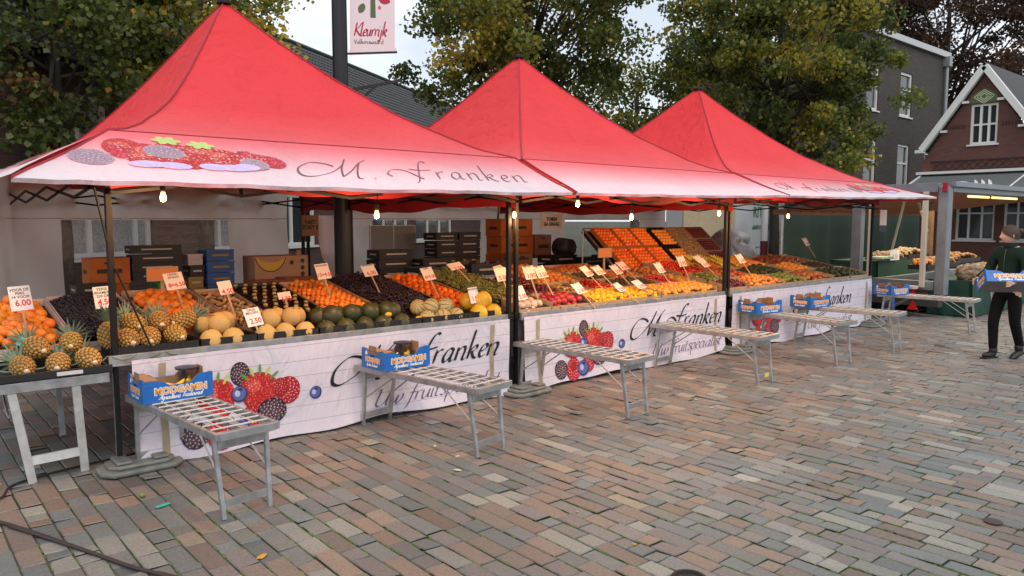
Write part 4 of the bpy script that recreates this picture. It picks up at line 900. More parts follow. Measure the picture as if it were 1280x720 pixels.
# ---- second counter
G='heaped on the middle counter'
bins2=[(5.0,5.45,5.76,6.05,'white_turnip','knobbly pinkish white vegetable at the left end of the middle counter',.02,'turnip'),
(5.46,6.05,5.76,6.1,'pomegranate','red round fruit in the front heap left of the lemons',.04,None),
(6.08,7.28,5.76,6.1,'lemon','yellow lemon in the long front row of the middle counter',.02,None),
(7.3,8.45,5.76,6.1,'clementine','light orange fruit in the front row between lemons and the next pole',.02,'orange'),
(5.5,6.0,6.13,6.5,'plum','dark red plum behind the red fruit of the middle counter',.03,None),(6.02,6.45,6.13,6.5,'ginger_root','brown root behind the red fruit and lemons',.02,None),(6.47,6.9,6.13,6.5,'tomato','small orange red tomato behind the lemons',.03,None),(6.92,7.75,6.13,6.5,'kiwi','brown kiwi behind the lemons, nearer row',.03,None),(7.77,8.15,6.13,6.5,'strawberry','small red berry in the patch behind the orange row',.02,'berry'),(8.17,8.5,6.13,6.5,'papaya','large orange papaya near the pole of the last tent',.03,None),
(5.5,5.95,6.53,6.9,'plum','purple plum in the rear rows beside the double pole',.03,None),(5.97,6.75,6.53,7.3,'yellow_apple','red and yellow apple in the raised heap behind the roots',.09,'apple'),(6.77,7.3,6.53,6.9,'kiwi','brown kiwi in the rear row behind the tomatoes',.03,None),(7.32,7.9,6.53,6.9,'red_apple','dark red apple in the rear row below the tilted rack',.02,'apple'),(7.92,8.5,6.53,6.95,'red_mango','reddish mango below the tilted rack',.03,'mango'),
(6.77,7.6,6.93,7.3,'red_apple','red apple behind the rear kiwis',.03,'apple')]
for (x0,x1,y0,y1,k,l,c,ct) in bins2:
    bin_(x0,x1,y0,y1,'tray of the heap of: '+l if False else 'tray under the '+k.replace('_',' ')+' heap, '+{True:'front of middle counter',False:'back of middle counter'}[y0<6]+(', left half' if x0<6.8 else ', right half')+(', second row' if 6<y0<6.5 else ''),depth=.05)
    heap(k,x0,x1,y0,y1,l,l.split(' in ')[0]+' group on the middle counter',crown=c,cat=ct,pack=1.9,layers=2 if k not in('strawberry',) else 1)
# ---- third counter
bins3=[(8.68,9.2,5.78,6.05,'plum','dark plum in the low front trays beside the third pole',.0,None),
(9.22,10.15,5.76,6.1,'yellow_apple','yellow red apple in the front heap of the farthest counter',.08,'apple'),(10.17,10.75,5.76,6.1,'pear','green pear in the front row of the farthest counter',.05,None),(10.77,11.6,5.76,6.15,'red_mango','red mango in the front row of the farthest counter',.07,'mango'),(11.62,12.78,5.76,6.2,'avocado','dark avocado at the far right end of the farthest counter',.05,None),
(8.68,9.2,6.1,6.45,'pear','green pear behind the dark plums by the third pole',.02,None),(9.22,9.9,6.13,6.55,'red_apple','red apple behind the yellow apples on the farthest counter',.08,'apple'),(9.92,11.1,6.13,6.55,'avocado','dark green avocado in the middle of the farthest counter',.1,None),(11.12,11.9,6.18,6.6,'clementine','orange behind the red mangoes of the farthest counter',.07,'orange'),(11.92,12.7,6.23,6.6,'kiwi','brown kiwi near the far right end of the counter',.05,None),
(8.68,9.4,6.5,7.2,'tomato','bright red tomato below the tilted trays',.03,None),(9.42,10.3,6.58,7.2,'yellow_apple','yellow apple at the back of the farthest counter',.06,'apple'),(10.32,11.2,6.58,7.2,'clementine','orange in the rear heap of the farthest counter',.1,'orange'),(11.22,12.7,6.63,7.2,'mango','brownish green mango at the back right of the farthest counter',.08,None)]
for (x0,x1,y0,y1,k,l,c,ct) in bins3:
    bin_(x0,x1,y0,y1,'low tray under the '+k.replace('_',' ')+' heap on the farthest counter, '+('front row' if y0<6 else 'middle row' if y0<6.4 else 'rear row'),depth=.05)
    heap(k,x0,x1,y0,y1,l,l.split(' in ')[0]+' group on the farthest counter',crown=c,cat=ct,pack=1.95,layers=2)
# banana bunches on third counter
for i,(x,y,z) in enumerate(((8.85,6.62,1.12),(9.1,6.55,1.13),(9.3,6.38,1.12),(9.5,6.5,1.16),(9.2,6.75,1.16),(9.65,6.35,1.1),(9.45,6.7,1.16))):
    E=empty('banana_bunch',(x,y,z),random.uniform(-.5,.5),'greenish yellow banana bunch around the pole between middle and far tents','banana bunch','banana bunches by the third pole')
    for k in range(6):
        m=MB(); banana_mb(m,(0,.03*k-.08,.012*k-.03),.17,PI/2*.0+.06*k,.05,.015); m.build('banana',mat('green_banana',(.42,.42,.05),.5,color2=(.6,.42,.05),noise_scale=8,rand=.2),E,smooth=True,local=True)
# ---------------------------------------------------------------- price cards
CARDM=mat('card_paper',(.78,.66,.56),.7,noise_amt=.04); CARDLIT=mat('card_paper_bulb_tint',(.8,.5,.28),.7); CARDW=mat('card_paper_white',(.78,.76,.76),.7); REDI=mat('red_marker',(.6,.015,.03),.6); BLKI=mat('black_marker',(.02,.02,.025),.6)  # orange copy of the card paper has warm bulb light put into its colour
def card(x,y,z,tilt,rz,price,head,label,paper=CARDM,w=.155,h=.2,stick=.3):
    E=empty('price_card',(x,y,z-.1),0,label,'price card','handwritten price cards among the fruit')
    k_=.8 if x<4.7 else .92
    M=Matrix.Translation((x,y,z))@Matrix.Rotation(rz,4,'Z')@Matrix.Scale(k_,4)@Matrix.Rotation(-(.22+.95*abs(tilt)),4,'X')@Matrix.Rotation(-.04-.22*abs(tilt),4,'Y')
    def bl(nm,fill,mt,bev=0):
        m=MB(); m.M=M; fill(m); return m.build(nm,mt,E,bevel=bev)
    bl('card',lambda m:m.box((0,0,0),(w,.003,h)),paper)
    def tx(m):
        vs,fs=text_mb(price,.075 if len(price)<5 else .062,.0016); m.add([(a*.95+.012,-.0022,b-.045) for a,b,_ in vs],fs,0)
    bl('price_lettering',tx,REDI)
    if head:
        def tb(m):
            for i,t in enumerate(head):
                vs,fs=text_mb(t,.034 if len(t)<8 else .026,.0006); m.add([(a,-.0022,b+.075-.032*i) for a,b,_ in vs],fs,0)
        bl('name_lettering',tb,BLKI)
    bl('stick',lambda m:m.box((.0,.004,-h/2-stick/2+.05),(.018,.005,stick)),PINEW)
card(.78,6.27,1.20,-.05,.1,'6.00',['VOOR DE','PERS','14 VOOR'],'white card reading VOOR DE PERS 14 VOOR 6.00 over the leftmost oranges',w=.17,h=.22,paper=CARDW)
card(1.26,6.07,1.19,.0,.1,'4.50',['VERSE','BRAMEN','250 GR'],'white card reading 4.50 over the black berries beside the left pole',w=.15,h=.2,paper=CARDW)
card(1.88,6.49,1.25,-.3,.0,'8=6.50',['HAND','SINAAS'],'tilted card reading 8 = 6.50 over the big orange heap',w=.19,h=.19)
card(2.18,6.17,1.20,-.3,-.0,'4.50',[],'small tilted card reading 4.50 over the roots right of the oranges',w=.14,h=.15)
card(2.27,5.83,.985,-.25,.1,'2.50',['GALIA','MELOEN'],'white card reading GALIA MELOEN 2.50 standing among the pale melons',w=.17,h=.19,paper=CARDW,stick=.18)
card(2.78,6.4,1.08,-.2,0,'1.95',[],'low card lying over the black cups left of the tangerines',w=.15,h=.08,stick=.15)
card(3.28,6.65,1.26,-.25,-.1,'15=4.50',['MANDARIJN'],'glowing card reading 15 = 4.50 above the small tangerines',w=.17,h=.2)
card(3.77,6.63,1.25,-.45,-.1,'6.00',['DRUIVEN'],'orange lit card reading 6.00 above the dark grapes',w=.18,h=.17)
card(4.26,6.31,1.21,-.35,0,'8=5.00',['KAKI'],'card reading 8 = 5.00 above the deep orange mandarins',w=.18,h=.18)
card(4.51,5.88,1.01,-.08,.1,'1.95',['MANDALA'],'white card reading 1.95 between striped and yellow melons',w=.16,h=.2,paper=CARDW,stick=.16)
card(4.83,6.62,1.25,-.8,-.2,'3.50',[],'strongly tilted card above the back of the green grapes',w=.19,h=.13)
S2=[(5.03,6.08,1.18,-.4,'5.00','left of the double pole, over the green grapes'),(5.29,6.4,1.2,-.9,'2.95','yellowish, between the two black poles at the top',),(5.14,5.9,.99,-.3,'2.50','white, low beside the double pole over the white vegetables'),(5.44,6.1,1.18,-.3,'1.95','just right of the double pole'),(5.61,6.1,1.18,-.5,'3.50','second to the right of the double pole'),(6.28,6.05,1.16,-.7,'2.00','left of a pair over roots behind the red fruit'),(6.52,6.09,1.16,-.8,'2.50','right of a pair over roots behind the red fruit'),(6.9,6.15,1.15,-.7,'3.95','above the tomatoes left of the orange lamp-lit board'),(7.3,6.4,1.17,-.8,'4.00','right of the small wooden board, over the kiwis'),(6.0,5.9,.99,-.7,'3.00','white, tilted between red fruit and lemons'),(6.65,5.88,.965,-.9,'2.00','white, lying over the lemons'),(7.57,6.02,1.15,-.5,'1.50','over the orange row, below the tilted rack'),(8.3,6.23,1.2,-.3,'2.95','over the papayas left of the third pole'),(8.62,6.1,1.17,-.7,'3.95','just left of the third pole'),(8.92,6.4,1.2,-.8,'4.95','among the bananas right of the third pole'),(9.5,6.1,1.2,-.5,'2.50','over the farthest counter apples'),(12.14,6.53,1.38,-.4,'1.00','alone above the back of the farthest counter'),(7.0,5.87,.98,-.9,'2.95','small white, between lemons and light oranges')]
for x,y,z,t,p,l in S2: card(x,y,z,t*.9,random.uniform(-.3,.1),p,[] if random.random()<.5 else ['PER KILO'],f'price card reading {p}, {l}',w=.15,h=.17,paper=CARDW if l.startswith(('white','small white')) else (CARDLIT if 'yellowish' in l else CARDM))
# small wooden framed boards standing on the counter
for x,y,z,l in ((1.93,7.0,1.28,'orange framed board standing behind the big orange heap'),(7.35,6.75,1.32,'small orange board on a wooden stake in front of the tilted rack')):
    E=empty('stake_board',(x,y,z-.25),0,l,'board'); m=MB(); m.bb(x-.12,x+.12,y-.004,y+.004,z-.05,z+.05); m.build('panel',mat('board_orange',(.62,.2,.05),.6),E)
    m=MB(); 
    for a in ((x-.13,x+.13,z+.05,z+.062),(x-.13,x+.13,z-.062,z-.05)): m.bb(a[0],a[1],y-.01,y+.006,a[2],a[3])
    m.bb(x-.13,x-.12,y-.01,y+.006,z-.05,z+.05); m.bb(x+.12,x+.13,y-.01,y+.006,z-.05,z+.05); m.build('frame',PINEW,E)
    m=MB(); m.bb(x-.015,x+.015,y+.008,y+.02,z-.3,z); m.build('stake',PINEW,E)
# ---------------------------------------------------------------- bulbs
EM=mat('lit_bulb',(1,.8,.5),.3,emit=(1,.5,.16),emit_s=5.5)
def bulb(x,y,z,label,top=2.15,p=16):
    E=empty('light_bulb',(x,y,z),0,label,'light bulb','bare warm bulbs hanging under the awnings')
    m=MB(); m.lathe([(.004,-.028),(.015,-.023),(.022,-.006),(.02,.01),(.013,.028),(.012,.036)],14,(x,y,z)); m.build('glass_bulb',EM,E,smooth=True)
    m=MB(); m.lathe([(.016,.037),(.019,.05),(.017,.085),(.006,.095)],12,(x,y,z)); m.build('socket',BLK,E)
    m=MB(); m.tube([(x,y,z+.095),(x+.01,y,(z+top)/2),(x,y+.02,top)],.004,5); m.build('cord',BLK,E)
    l=bpy.data.lights.new('bulb_glow','POINT'); l.energy=p; l.color=(1,.56,.24); l.shadow_soft_size=.045; lo=bpy.data.objects.new('bulb_glow',l); COL.objects.link(lo); lo.parent=E; lo.location=(0,0,-.06)
BL=[(1.50,5.35,1.9,'lit bulb nearest the left pole, under the berry print'),(3.12,5.35,1.79,'lit bulb hanging halfway along the nearest tent'),(4.9,5.72,1.80,'small lit bulb at the top of the double black pole'),(5.42,5.35,1.91,'lit bulb hanging at the start of the middle tent edge'),(6.24,5.35,1.78,'low lit bulb in front of the tilted fruit rack'),(7.85,5.35,1.83,'lit bulb just left of the third black pole'),(9.5,5.38,1.80,'lit bulb in front of the dark green curtain'),(9.0,6.9,1.98,'small distant lit bulb above the white van')]
for i,(x,y,z,l) in enumerate(BL): bulb(x,y,z,l,2.1,34 if i not in(2,7) else 11)
m=MB(); P=[]
for i in range(80):
    x=1.3+i*.146; P.append((x,5.42+.02*math.sin(x*3),2.13-.05*abs(math.sin(x*1.9))))
m.tube(P,.006,5); tag(m.build('light_cable',BLK,None),'black cable feeding the bulbs under the awnings','cable')
m=MB()
def loop(pts,r,name,label,mt,cat='cable'):
    P=[]
    for i in range(len(pts)-1):
        a,b,c,d=[Vector(pts[max(0,min(len(pts)-1,i+k))]) for k in(-1,0,1,2)]
        for k in range(8):
            t=k/8; P.append(tuple(.5*((2*b)+(c-a)*t+(2*a-5*b+4*c-d)*t*t+(3*b-a-3*c+d)*t**3)))
    P.append(pts[-1]); mb=MB(); mb.tube(P,r,7); o=mb.build(name,mt,None,smooth=True); tag(o,label,cat); return o
CBL=mat('cable_rubber',(.035,.02,.018),.5)
loop([(-.3,5.6,.012),(.3,5.25,.012),(.47,5.12,.012),(.75,4.42,.012),(.9,4.02,.012),(.98,3.85,.012),(1.15,3.45,.012),(1.3,2.9,.012)],.011,'ground_cable','thick brown cable crossing the paving at the lower left corner',CBL)
loop([(-.3,5.75,.01),(.3,5.5,.01),(.52,5.57,.01),(.62,5.8,.01),(.9,5.92,.01),(1.3,6.0,.01),(1.9,6.1,.01),(2.6,6.3,.01)],.008,'ground_cable','thin cable running along the ground between the legs of the left table',CBL)
loop([(.5,5.03,.012),(.78,4.34,.012),(.93,3.95,.012),(1.02,3.8,.012),(1.2,3.4,.012),(1.36,2.85,.012)],.008,'ground_cable','second cable lying right beside the thick brown one at lower left',CBL)
# ---------------------------------------------------------------- back walls of the tents
WALLC=mat('wall_cloth',(.9,.79,.73),.8,noise_amt=.05,noise_scale=2,bump=.5,bump_scale=3,trans=.75)
def vinyl():
    m=bpy.data.materials.new('clear_vinyl'); m.use_nodes=True; nt=m.node_tree;N=nt.nodes;L=nt.links; out=N['Material Output']; N.remove(N['Principled BSDF'])
    g=N.new('ShaderNodeBsdfGlossy'); g.inputs['Roughness'].default_value=.12; t=N.new('ShaderNodeBsdfTransparent'); t.inputs['Color'].default_value=(.82,.82,.84,1); n=N.new('ShaderNodeTexNoise'); n.inputs['Scale'].default_value=14; n.inputs['Detail'].default_value=6; tc=N.new('ShaderNodeTexCoord'); L.new(tc.outputs['Object'],n.inputs['Vector'])
    bp=N.new('ShaderNodeBump'); bp.inputs['Strength'].default_value=.9; bp.inputs['Distance'].default_value=.03; L.new(n.outputs['Fac'],bp.inputs['Height']); L.new(bp.outputs['Normal'],g.inputs['Normal'])
    mx=N.new('ShaderNodeMixShader'); mx.inputs['Fac'].default_value=.09; L.new(t.outputs[0],mx.inputs[1]); L.new(g.outputs[0],mx.inputs[2]); L.new(mx.outputs[0],out.inputs['Surface']); return m
VIN=vinyl()
def backwall(x0,x1,wx0,wx1,Y,label,top=2.33,z0=.15,wz=(.8,1.75)):
    E=empty('tent_wall',((x0+x1)/2,Y,0),0,label,'tent wall','pale back walls of the tents')
    def f(x,z): return (x,Y+.035*math.sin(x*2.7+z)+.022*math.sin(x*8+z*5)+.012*math.sin(x*19-z*6)*max(.2,z/2.3),z)
    m=MB()
    for a,b,c,d in ((x0,wx0,z0,top),(wx1,x1,z0,top),(wx0,wx1,z0,wz[0]),(wx0,wx1,wz[1],top)):
        m.grid(lambda u,v:f(a+(b-a)*u,c+(d-c)*v),max(2,int((b-a)*14)),12)
    m.build('wall_cloth',WALLC,E,smooth=True)
    m=MB(); m.grid(lambda u,v:f(wx0+(wx1-wx0)*u,wz[0]+(wz[1]-wz[0])*v),28,6); m.build('clear_window',VIN,E,smooth=True)
    m=MB(); m.tube([f(x0+(x1-x0)*i/40,wz[1]+.02) for i in range(41)],.004,4); m.build('seam',mat('wall_seam',(.4,.33,.32),.8),E)
    return E
backwall(-.6,4.62,1.75,3.74,10.42,'pale back wall of the nearest tent with the house window seen through it')
backwall(5.35,8.7,5.98,8.1,10.42,'pale back wall of the middle tent, grey panels seen through its window')
backwall(8.75,13.3,10.2,12.4,10.42,'pale back wall of the far tent behind the cartons and tilted rack',)
m=MB(); V=[]
m.grid(lambda u,v:(5.0+.32*u,10.3+.12*math.sin(u*2.5),1.82-(.1+.9*u**.6)*v if True else 0),10,12); tag(m.build('hanging_sheet',mat('white_sheet',(.72,.74,.82),.6,trans=.3),None,smooth=True,solid=.004),'bluish white sheet hanging left of the thick dark lamp post','sheet')
# ---------------------------------------------------------------- crates and cartons behind the counters
ORC=mat('orange_carton',(.50,.15,.03),.8,noise_amt=.15,noise_scale=6); BKC=mat('black_crate',(.014,.014,.018),.5,noise_amt=.3); BLC=mat('blue_crate',(.02,.10,.32),.5,noise_amt=.2); NVC=mat('navy_crate',(.012,.02,.05),.5); GRC=mat('green_crate',(.05,.3,.05),.6); WTC=mat('white_crate',(.55,.5,.5),.6); YLC=mat('mustard_carton',(.34,.25,.08),.8); BRC=mat('brown_carton',(.24,.14,.08),.85,noise_amt=.15,noise_scale=8); RDC=mat('red_crate',(.32,.03,.03),.6); PRW=mat('pale_print',(.5,.47,.42),.7); PRB=mat('dark_print',(.05,.03,.02),.7)
def crate(x0,x1,y0,y1,z0,z1,mt,label,group,pm=PRW,solid_=False):
    E=empty('crate' if not solid_ else 'carton',((x0+x1)/2,(y0+y1)/2,z0),0,label,'crate' if not solid_ else 'carton',group)
    m=MB(); t=.012; h=z1-z0
    if solid_:
        m.bb(x0,x1,y0,y1,z0+.001,z1-.001)
        m.build('carton_body',mt,E,bevel=.004)
        m=MB(); m.bb(x0+.004,x1-.004,(y0+y1)/2-.02,(y0+y1)/2+.02,z1-.001,z1+.0005)
        m.bb((x0+x1)/2-.05,(x0+x1)/2+.05,y0-.002,y0-.0002,z1-.07,z1-.045); m.build('hand_slot',PRB,E)
    else:
        m.bb(x0,x1,y0,y1,z0+.002,z0+.014)
        m.bb(x0,x1,y0,y0+t,z0+.014,z1-.012); m.bb(x0,x1,y1-t,y1,z0+.014,z1-.012); m.bb(x0,x0+t,y0+t,y1-t,z0+.014,z1-.012); m.bb(x1-t,x1,y0+t,y1-t,z0+.014,z1-.012)
        m.bb(x0-.004,x1+.004,y0-.006,y0+t*.5,z1-.024,z1-.002); 
        for i in range(6): xx=x0+(x1-x0)*(i+.5)/6; m.bb(xx-.006,xx+.006,y0-.004,y0,z0+.016,z1-.026)
        m.build('crate_body',mt,E)
    m=MB(); m.bb(x0+(x1-x0)*.2,x0+(x1-x0)*.8,y0-.008,y0-.0045,z0+h*.42,z0+h*.58); m.bb(x0-.0025,x0-.0005,y0+(y1-y0)*.25,y0+(y1-y0)*.75,z0+h*.4,z0+h*.55); m.build('printed_strip',pm,E)
    return E
ORD=['lowest','second lowest','third from below','fourth from below','fifth from below','sixth from below','seventh from below','eighth from below','topmost']
def stack(x0,x1,y0,y1,z0,h,n,mt,where,group,pm=PRW,solid_=False,nm='crate'):
    for i in range(n):
        dx=random.uniform(-.012,.012); k=ORD[i] if i<n-1 else ('topmost' if n>1 else 'only')
        mm=mt[i%len(mt)] if isinstance(mt,list) else mt
        crate(x0+dx,x1+dx,y0,y1,z0+i*h,z0+(i+1)*h-.002,mm,f'{k} {nm} {where}',group,pm,solid_)
stack(1.83,2.26,9.5,9.85,.72,.3,2,ORC,'of the bright orange pair seen behind the left pole','orange cartons behind the left pole',PRB,True,'orange carton')
stack(1.62,2.0,9.0,9.35,.68,.13,3,[NVC,RDC,BKC],'of the low mixed stack left of the orange cartons','mixed crates at the left')
stack(2.30,2.56,9.5,9.8,.45,.11,4,[BLC,WTC,WTC,BKC],'of the narrow stack beside the orange cartons','narrow mixed stack',)
stack(2.57,2.88,9.5,9.8,.61,.13,3,[BKC,RDC,GRC],'below the black crates with pale print, seen through the window','crates below the black ones')
stack(2.3,2.86,9.51,9.79,1.04,.105,4,BKC,'of the black stack before the left house window','black crates before the house window')
stack(2.93,3.1,9.5,9.8,.5,.14,6,[YLC,BKC,YLC,YLC,BKC,WTC],'of the slim stack left of the blue crates','slim stack left of the blue crates')
stack(3.13,3.46,9.45,9.8,.52,.145,6,BLC,'of the bright blue stack at the right edge of the window','blue crates at the right of the left window',YLC)
# banana carton with drawn bananas
E=empty('banana_carton',(4.02,9.5,.72),0,'cardboard banana carton with a large yellow banana drawing, upper of two','carton')
m=MB(); m.bb(3.66,4.38,9.3,9.7,1.0,1.29); m.build('carton_body',BRC if False else mat('banana_card',(.42,.27,.17),.85,noise_amt=.1),E,bevel=.004)
m=MB(); m.bb(4.22,4.28,9.3,9.31,1.29,1.36); m.build('flap',CARD,E)
m=MB(); fy=lambda x,z,off:(x,9.3-off,z)
for (cx,cz,R_,off) in ((3.87,1.33,.2,.0015),):
    for k in range(2):
        P=[]; ro=R_+.012*(1-k); ri=R_-.1+.04*k-.012*(1-k) if True else 0
        n=16
        out=[(cx+ro*math.cos(PI*(1.08+.84*i/n)),cz+ro*1.15*math.sin(PI*(1.08+.84*i/n))) for i in range(n+1)]; inn=[(cx+(R_-.085*math.sin(PI*i/n)-.012)*math.cos(PI*(1.08+.84*i/n)),cz+(R_-.085*math.sin(PI*i/n)-.012)*1.15*math.sin(PI*(1.08+.84*i/n))) for i in range(n+1)]
        V=[fy(a,b,off+.001*k) for a,b in out]+[fy(a,b,off+.001*k) for a,b in inn]; m.add(V,[(i,i+1,n+2+i,n+1+i) for i in range(n)],1-k)
for a,b in ((4.15,1.2),(4.3,1.22),(4.3,1.13),(4.3,1.05)): disc(m,fy,a,b,.028,.03,1,.002,0,12)
m.build('banana_drawing',[mat('drawn_yellow',(.6,.38,.06),.7),PRB],E)
crate(3.66,4.38,9.3,9.7,.7,.998,mat('banana_card',(.42,.27,.17),.85),'plain lower cardboard carton under the banana carton','cartons under the banana drawing',PRB,True)
for i,(x,z) in enumerate(((3.45,.93),(3.8,.95),(4.1,.92))): crate(x-.17,x+.17,8.3,8.6,z,z+.14,mat('russet_carton',(.22,.07,.04),.85,noise_amt=.2),['left','middle','right'][i]+' reddish brown open box in front of the banana carton','reddish boxes before the banana carton',PRB)
# cardboard notice on the rear pole
m=MB(); m.bb(4.72,4.98,10.2,10.21,1.52,1.82); E=empty('cardboard_notice',(4.85,10.2,1.5),0,'brown cardboard notice hanging at the rear pole left of the lamp post','notice'); m.build('board',CARD,E)
m=MB(); vs,fs=text_mb('NIET\nZOET 0',.075,.003); m.add([(a+4.85,10.197,b+1.68) for a,b,_ in vs],fs); m.build('lettering',BLKI,E)
# dark zone in middle tent
stack(5.4,5.95,9.2,9.55,.5,.14,6,BKC,'of the black stack just right of the lamp post','black crates right of the lamp post')
stack(6.0,6.5,9.0,9.4,.45,.15,5,BKC,'of the second black stack right of the lamp post','black crates, second stack')
stack(6.58,6.98,9.5,9.85,.55,.127,8,BKC,'of the left tall black stack in the middle window','tall black stack, left')
stack(7.0,7.42,9.5,9.85,.55,.127,8,BKC,'of the right tall black stack in the middle window','tall black stack, right')
crate(6.1,6.75,8.0,8.4,1.0,1.16,NVC,'dark blue open crate holding onions before the black stacks','dark blue crates before the black stacks',PRW)
crate(5.35,5.9,8.1,8.5,.98,1.14,BKC,'black open crate of dry stems right of the lamp post','black open crate near the lamp post')
for i in range(14):
    me,r=KIND['ginger_root']; o=bpy.data.objects.new('onion',KIND['kiwi'][0]); COL.objects.link(o); o.location=(6.15+.55*random.random(),8.05+.3*random.random(),1.16+random.uniform(-.01,.02)); o.scale=(1.2,1.2,1.2); tag(o,'brown onion in the dark blue open crate','onion','onions in the dark blue crate')
# grey panels
for i,(a,b) in enumerate(((5.78,6.17),(6.19,6.57))):
    E=empty('grey_panel',((a+b)/2,10.1,.9),0,('left' if i==0 else 'right')+' one of two flat grey boards standing before the middle window','board','grey boards before the middle window'); m=MB(); m.bb(a,b,10.1,10.13,.9,1.66); m.build('board',mat('grey_board',(.17,.2,.23),.5,noise_amt=.1),E); m=MB(); m.bb(a-.008,a,10.095,10.135,.9,1.67); m.bb(b,b+.008,10.095,10.135,.9,1.67); m.bb(a,b,10.095,10.135,1.66,1.67); m.build('edge_strip',GRYM,E)
stack(7.85,8.55,9.5,9.9,.9,.29,3,ORC,'of the tall orange brown stack behind the double pole','tall orange brown cartons behind the double pole',PRB,True,'carton')
stack(7.6,8.0,8.9,9.2,.72,.17,3,BRC,'of the small brown stack left of the double pole','small brown cartons left of the double pole',PRB,True,'carton')
E=crate(8.6,8.98,9.5,9.8,1.1,1.5,BRC,'brown carton with a big curved yellow mark right of the double pole','marked carton right of the double pole',PRB,True)
m=MB(); vs,fs=text_mb('TOMEN\nGA GRAAG',.085,.004); E=empty('paper_sign',(8.9,9.6,1.55),0,'white paper sign with dark capitals above the cartons right of the double pole','sign'); 
m.add([(a*.85+8.95,9.46,b+1.72) for a,b,_ in vs],fs); m.build('lettering',BLKI,E); m=MB(); m.bb(8.7,9.2,9.465,9.47,1.6,1.85); m.build('paper',mat('kraft_white',(.6,.5,.42),.8),E)
m=MB(); m.lathe([(.16,0),(.17,.03),(.15,.3),(.0,.31)],20,(0,0,0),0,Matrix.Rotation(PI/2,3,'X')); m.v=[(p[0]+9.05,p[1]+9.4,p[2]+1.28) for p in m.v]; tag(m.build('black_bucket',BKC,None,smooth=True),'round black bucket lying on its side right of the double pole','bucket')
stack(8.2,8.7,8.6,9.0,.78,.14,3,BKC,'of the low black stack behind the double pole','low black crates behind the double pole')
stack(8.8,9.4,8.6,9.0,.72,.14,3,NVC,'of the low navy stack with orange print','low navy crates behind the apples',YLC)
stack(9.45,9.95,8.6,9.0,.75,.14,3,NVC,'of the navy stack beside the tilted rack','navy crates beside the rack',YLC)
# ---------------------------------------------------------------- tilted rack with fruit crates
RA,RB,RC,RD=(8.25,11.15,7.25,8.0); z0r,z1r=.98,1.6
E=empty('tilted_rack',(9.7,7.6,.8),0,'tilted metal rack holding fruit crates behind the middle counter','rack')
m=MB()
for x in (8.22,11.2): m.tube([(x,7.22,.95),(x,8.0,1.62)],.012,6); m.tube([(x,8.0,1.62),(x,8.02,.2)],.012,6)
m.tube([(8.22,8.0,1.62),(11.2,8.0,1.62)],.012,6); m.tube([(8.22,7.22,.95),(11.2,7.22,.95)],.012,6); m.build('tube_frame',GRYM,E)
m=MB(); m.add([(8.22,7.26,.93),(11.2,7.26,.93),(11.2,8.02,1.58),(8.22,8.02,1.58),(8.22,7.28,.91),(11.2,7.28,.91),(11.2,8.04,1.56),(8.22,8.04,1.56)],[(0,1,2,3),(7,6,5,4),(0,4,5,1),(1,5,6,2),(2,6,7,3),(3,7,4,0)]); m.build('rack_board',TRAY,E)
th=math.atan2(z1r-z0r,RD-RC); RM=Matrix.Rotation(th,4,'X')
def rack_crate(x0,x1,v0,v1,mt,kind,label,fl,grp,hh=.06):
    L_=math.hypot(RD-RC,z1r-z0r); M=Matrix.Translation((0,RC,z0r))@RM
    E=empty('crate',tuple(M@Vector(((x0+x1)/2,v0*L_,0))),0,label,'crate',grp)
    m=MB(); m.M=M; a,b=v0*L_+.006,v1*L_-.006; m.bb(x0+.006,x1-.006,a,b,.0,.01); 
    for q in ((x0+.006,x1-.006,a,a+.01),(x0+.006,x1-.006,b-.01,b),(x0+.006,x0+.016,a+.01,b-.01),(x1-.016,x1-.006,a+.01,b-.01)): m.bb(*q,.01,hh)
    m.build('crate_body',mt,E)
    me,r=KIND[kind]; s=r*2.0; y=a+.012+r
    while y<b-.012-r*.5:
        x=x0+.02+r
        while x<x1-.015-r*.5:
            put(kind,M@Vector((x,y,.015+r)),(random.random()*6,random.random()*3,random.random()*6),random.uniform(.92,1.02),fl,kind.replace('_',' '),grp+' fruit'); x+=s
        y+=s
for i,(x0,x1) in enumerate(((8.34,8.75),(8.76,9.17),(9.18,9.55))):
    for j in range(2): rack_crate(x0,x1,.04+.48*j,.5+.48*j,ORC,'mandarin',['left','second','third'][i]+(' lower' if j==0 else ' upper')+' open orange fruit crate on the tilted rack','reddish orange fruit in a crate on the left half of the tilted rack','crates of orange fruit on the rack')
for j in range(2): rack_crate(9.66,10.05,.04+.48*j,.5+.48*j,BKC,'clementine',('lower' if j==0 else 'upper')+' dark crate of neatly packed oranges on the tilted rack','orange packed in a dark crate on the tilted rack','packed oranges on the rack')
for i,(x0,x1,k,t) in enumerate(((10.12,10.6,'chestnut','brown nuts'),(10.62,11.1,'plum','dark figs'))):
    for j in range(3): rack_crate(x0,x1,.02+.325*j,.34+.325*j,PINEW,k,['bottom','middle','top'][j]+' wooden tray of '+t+' at the right of the tilted rack','one of the '+t+' in the wooden trays of the rack',t+' in wooden trays on the rack',.05)
flush()
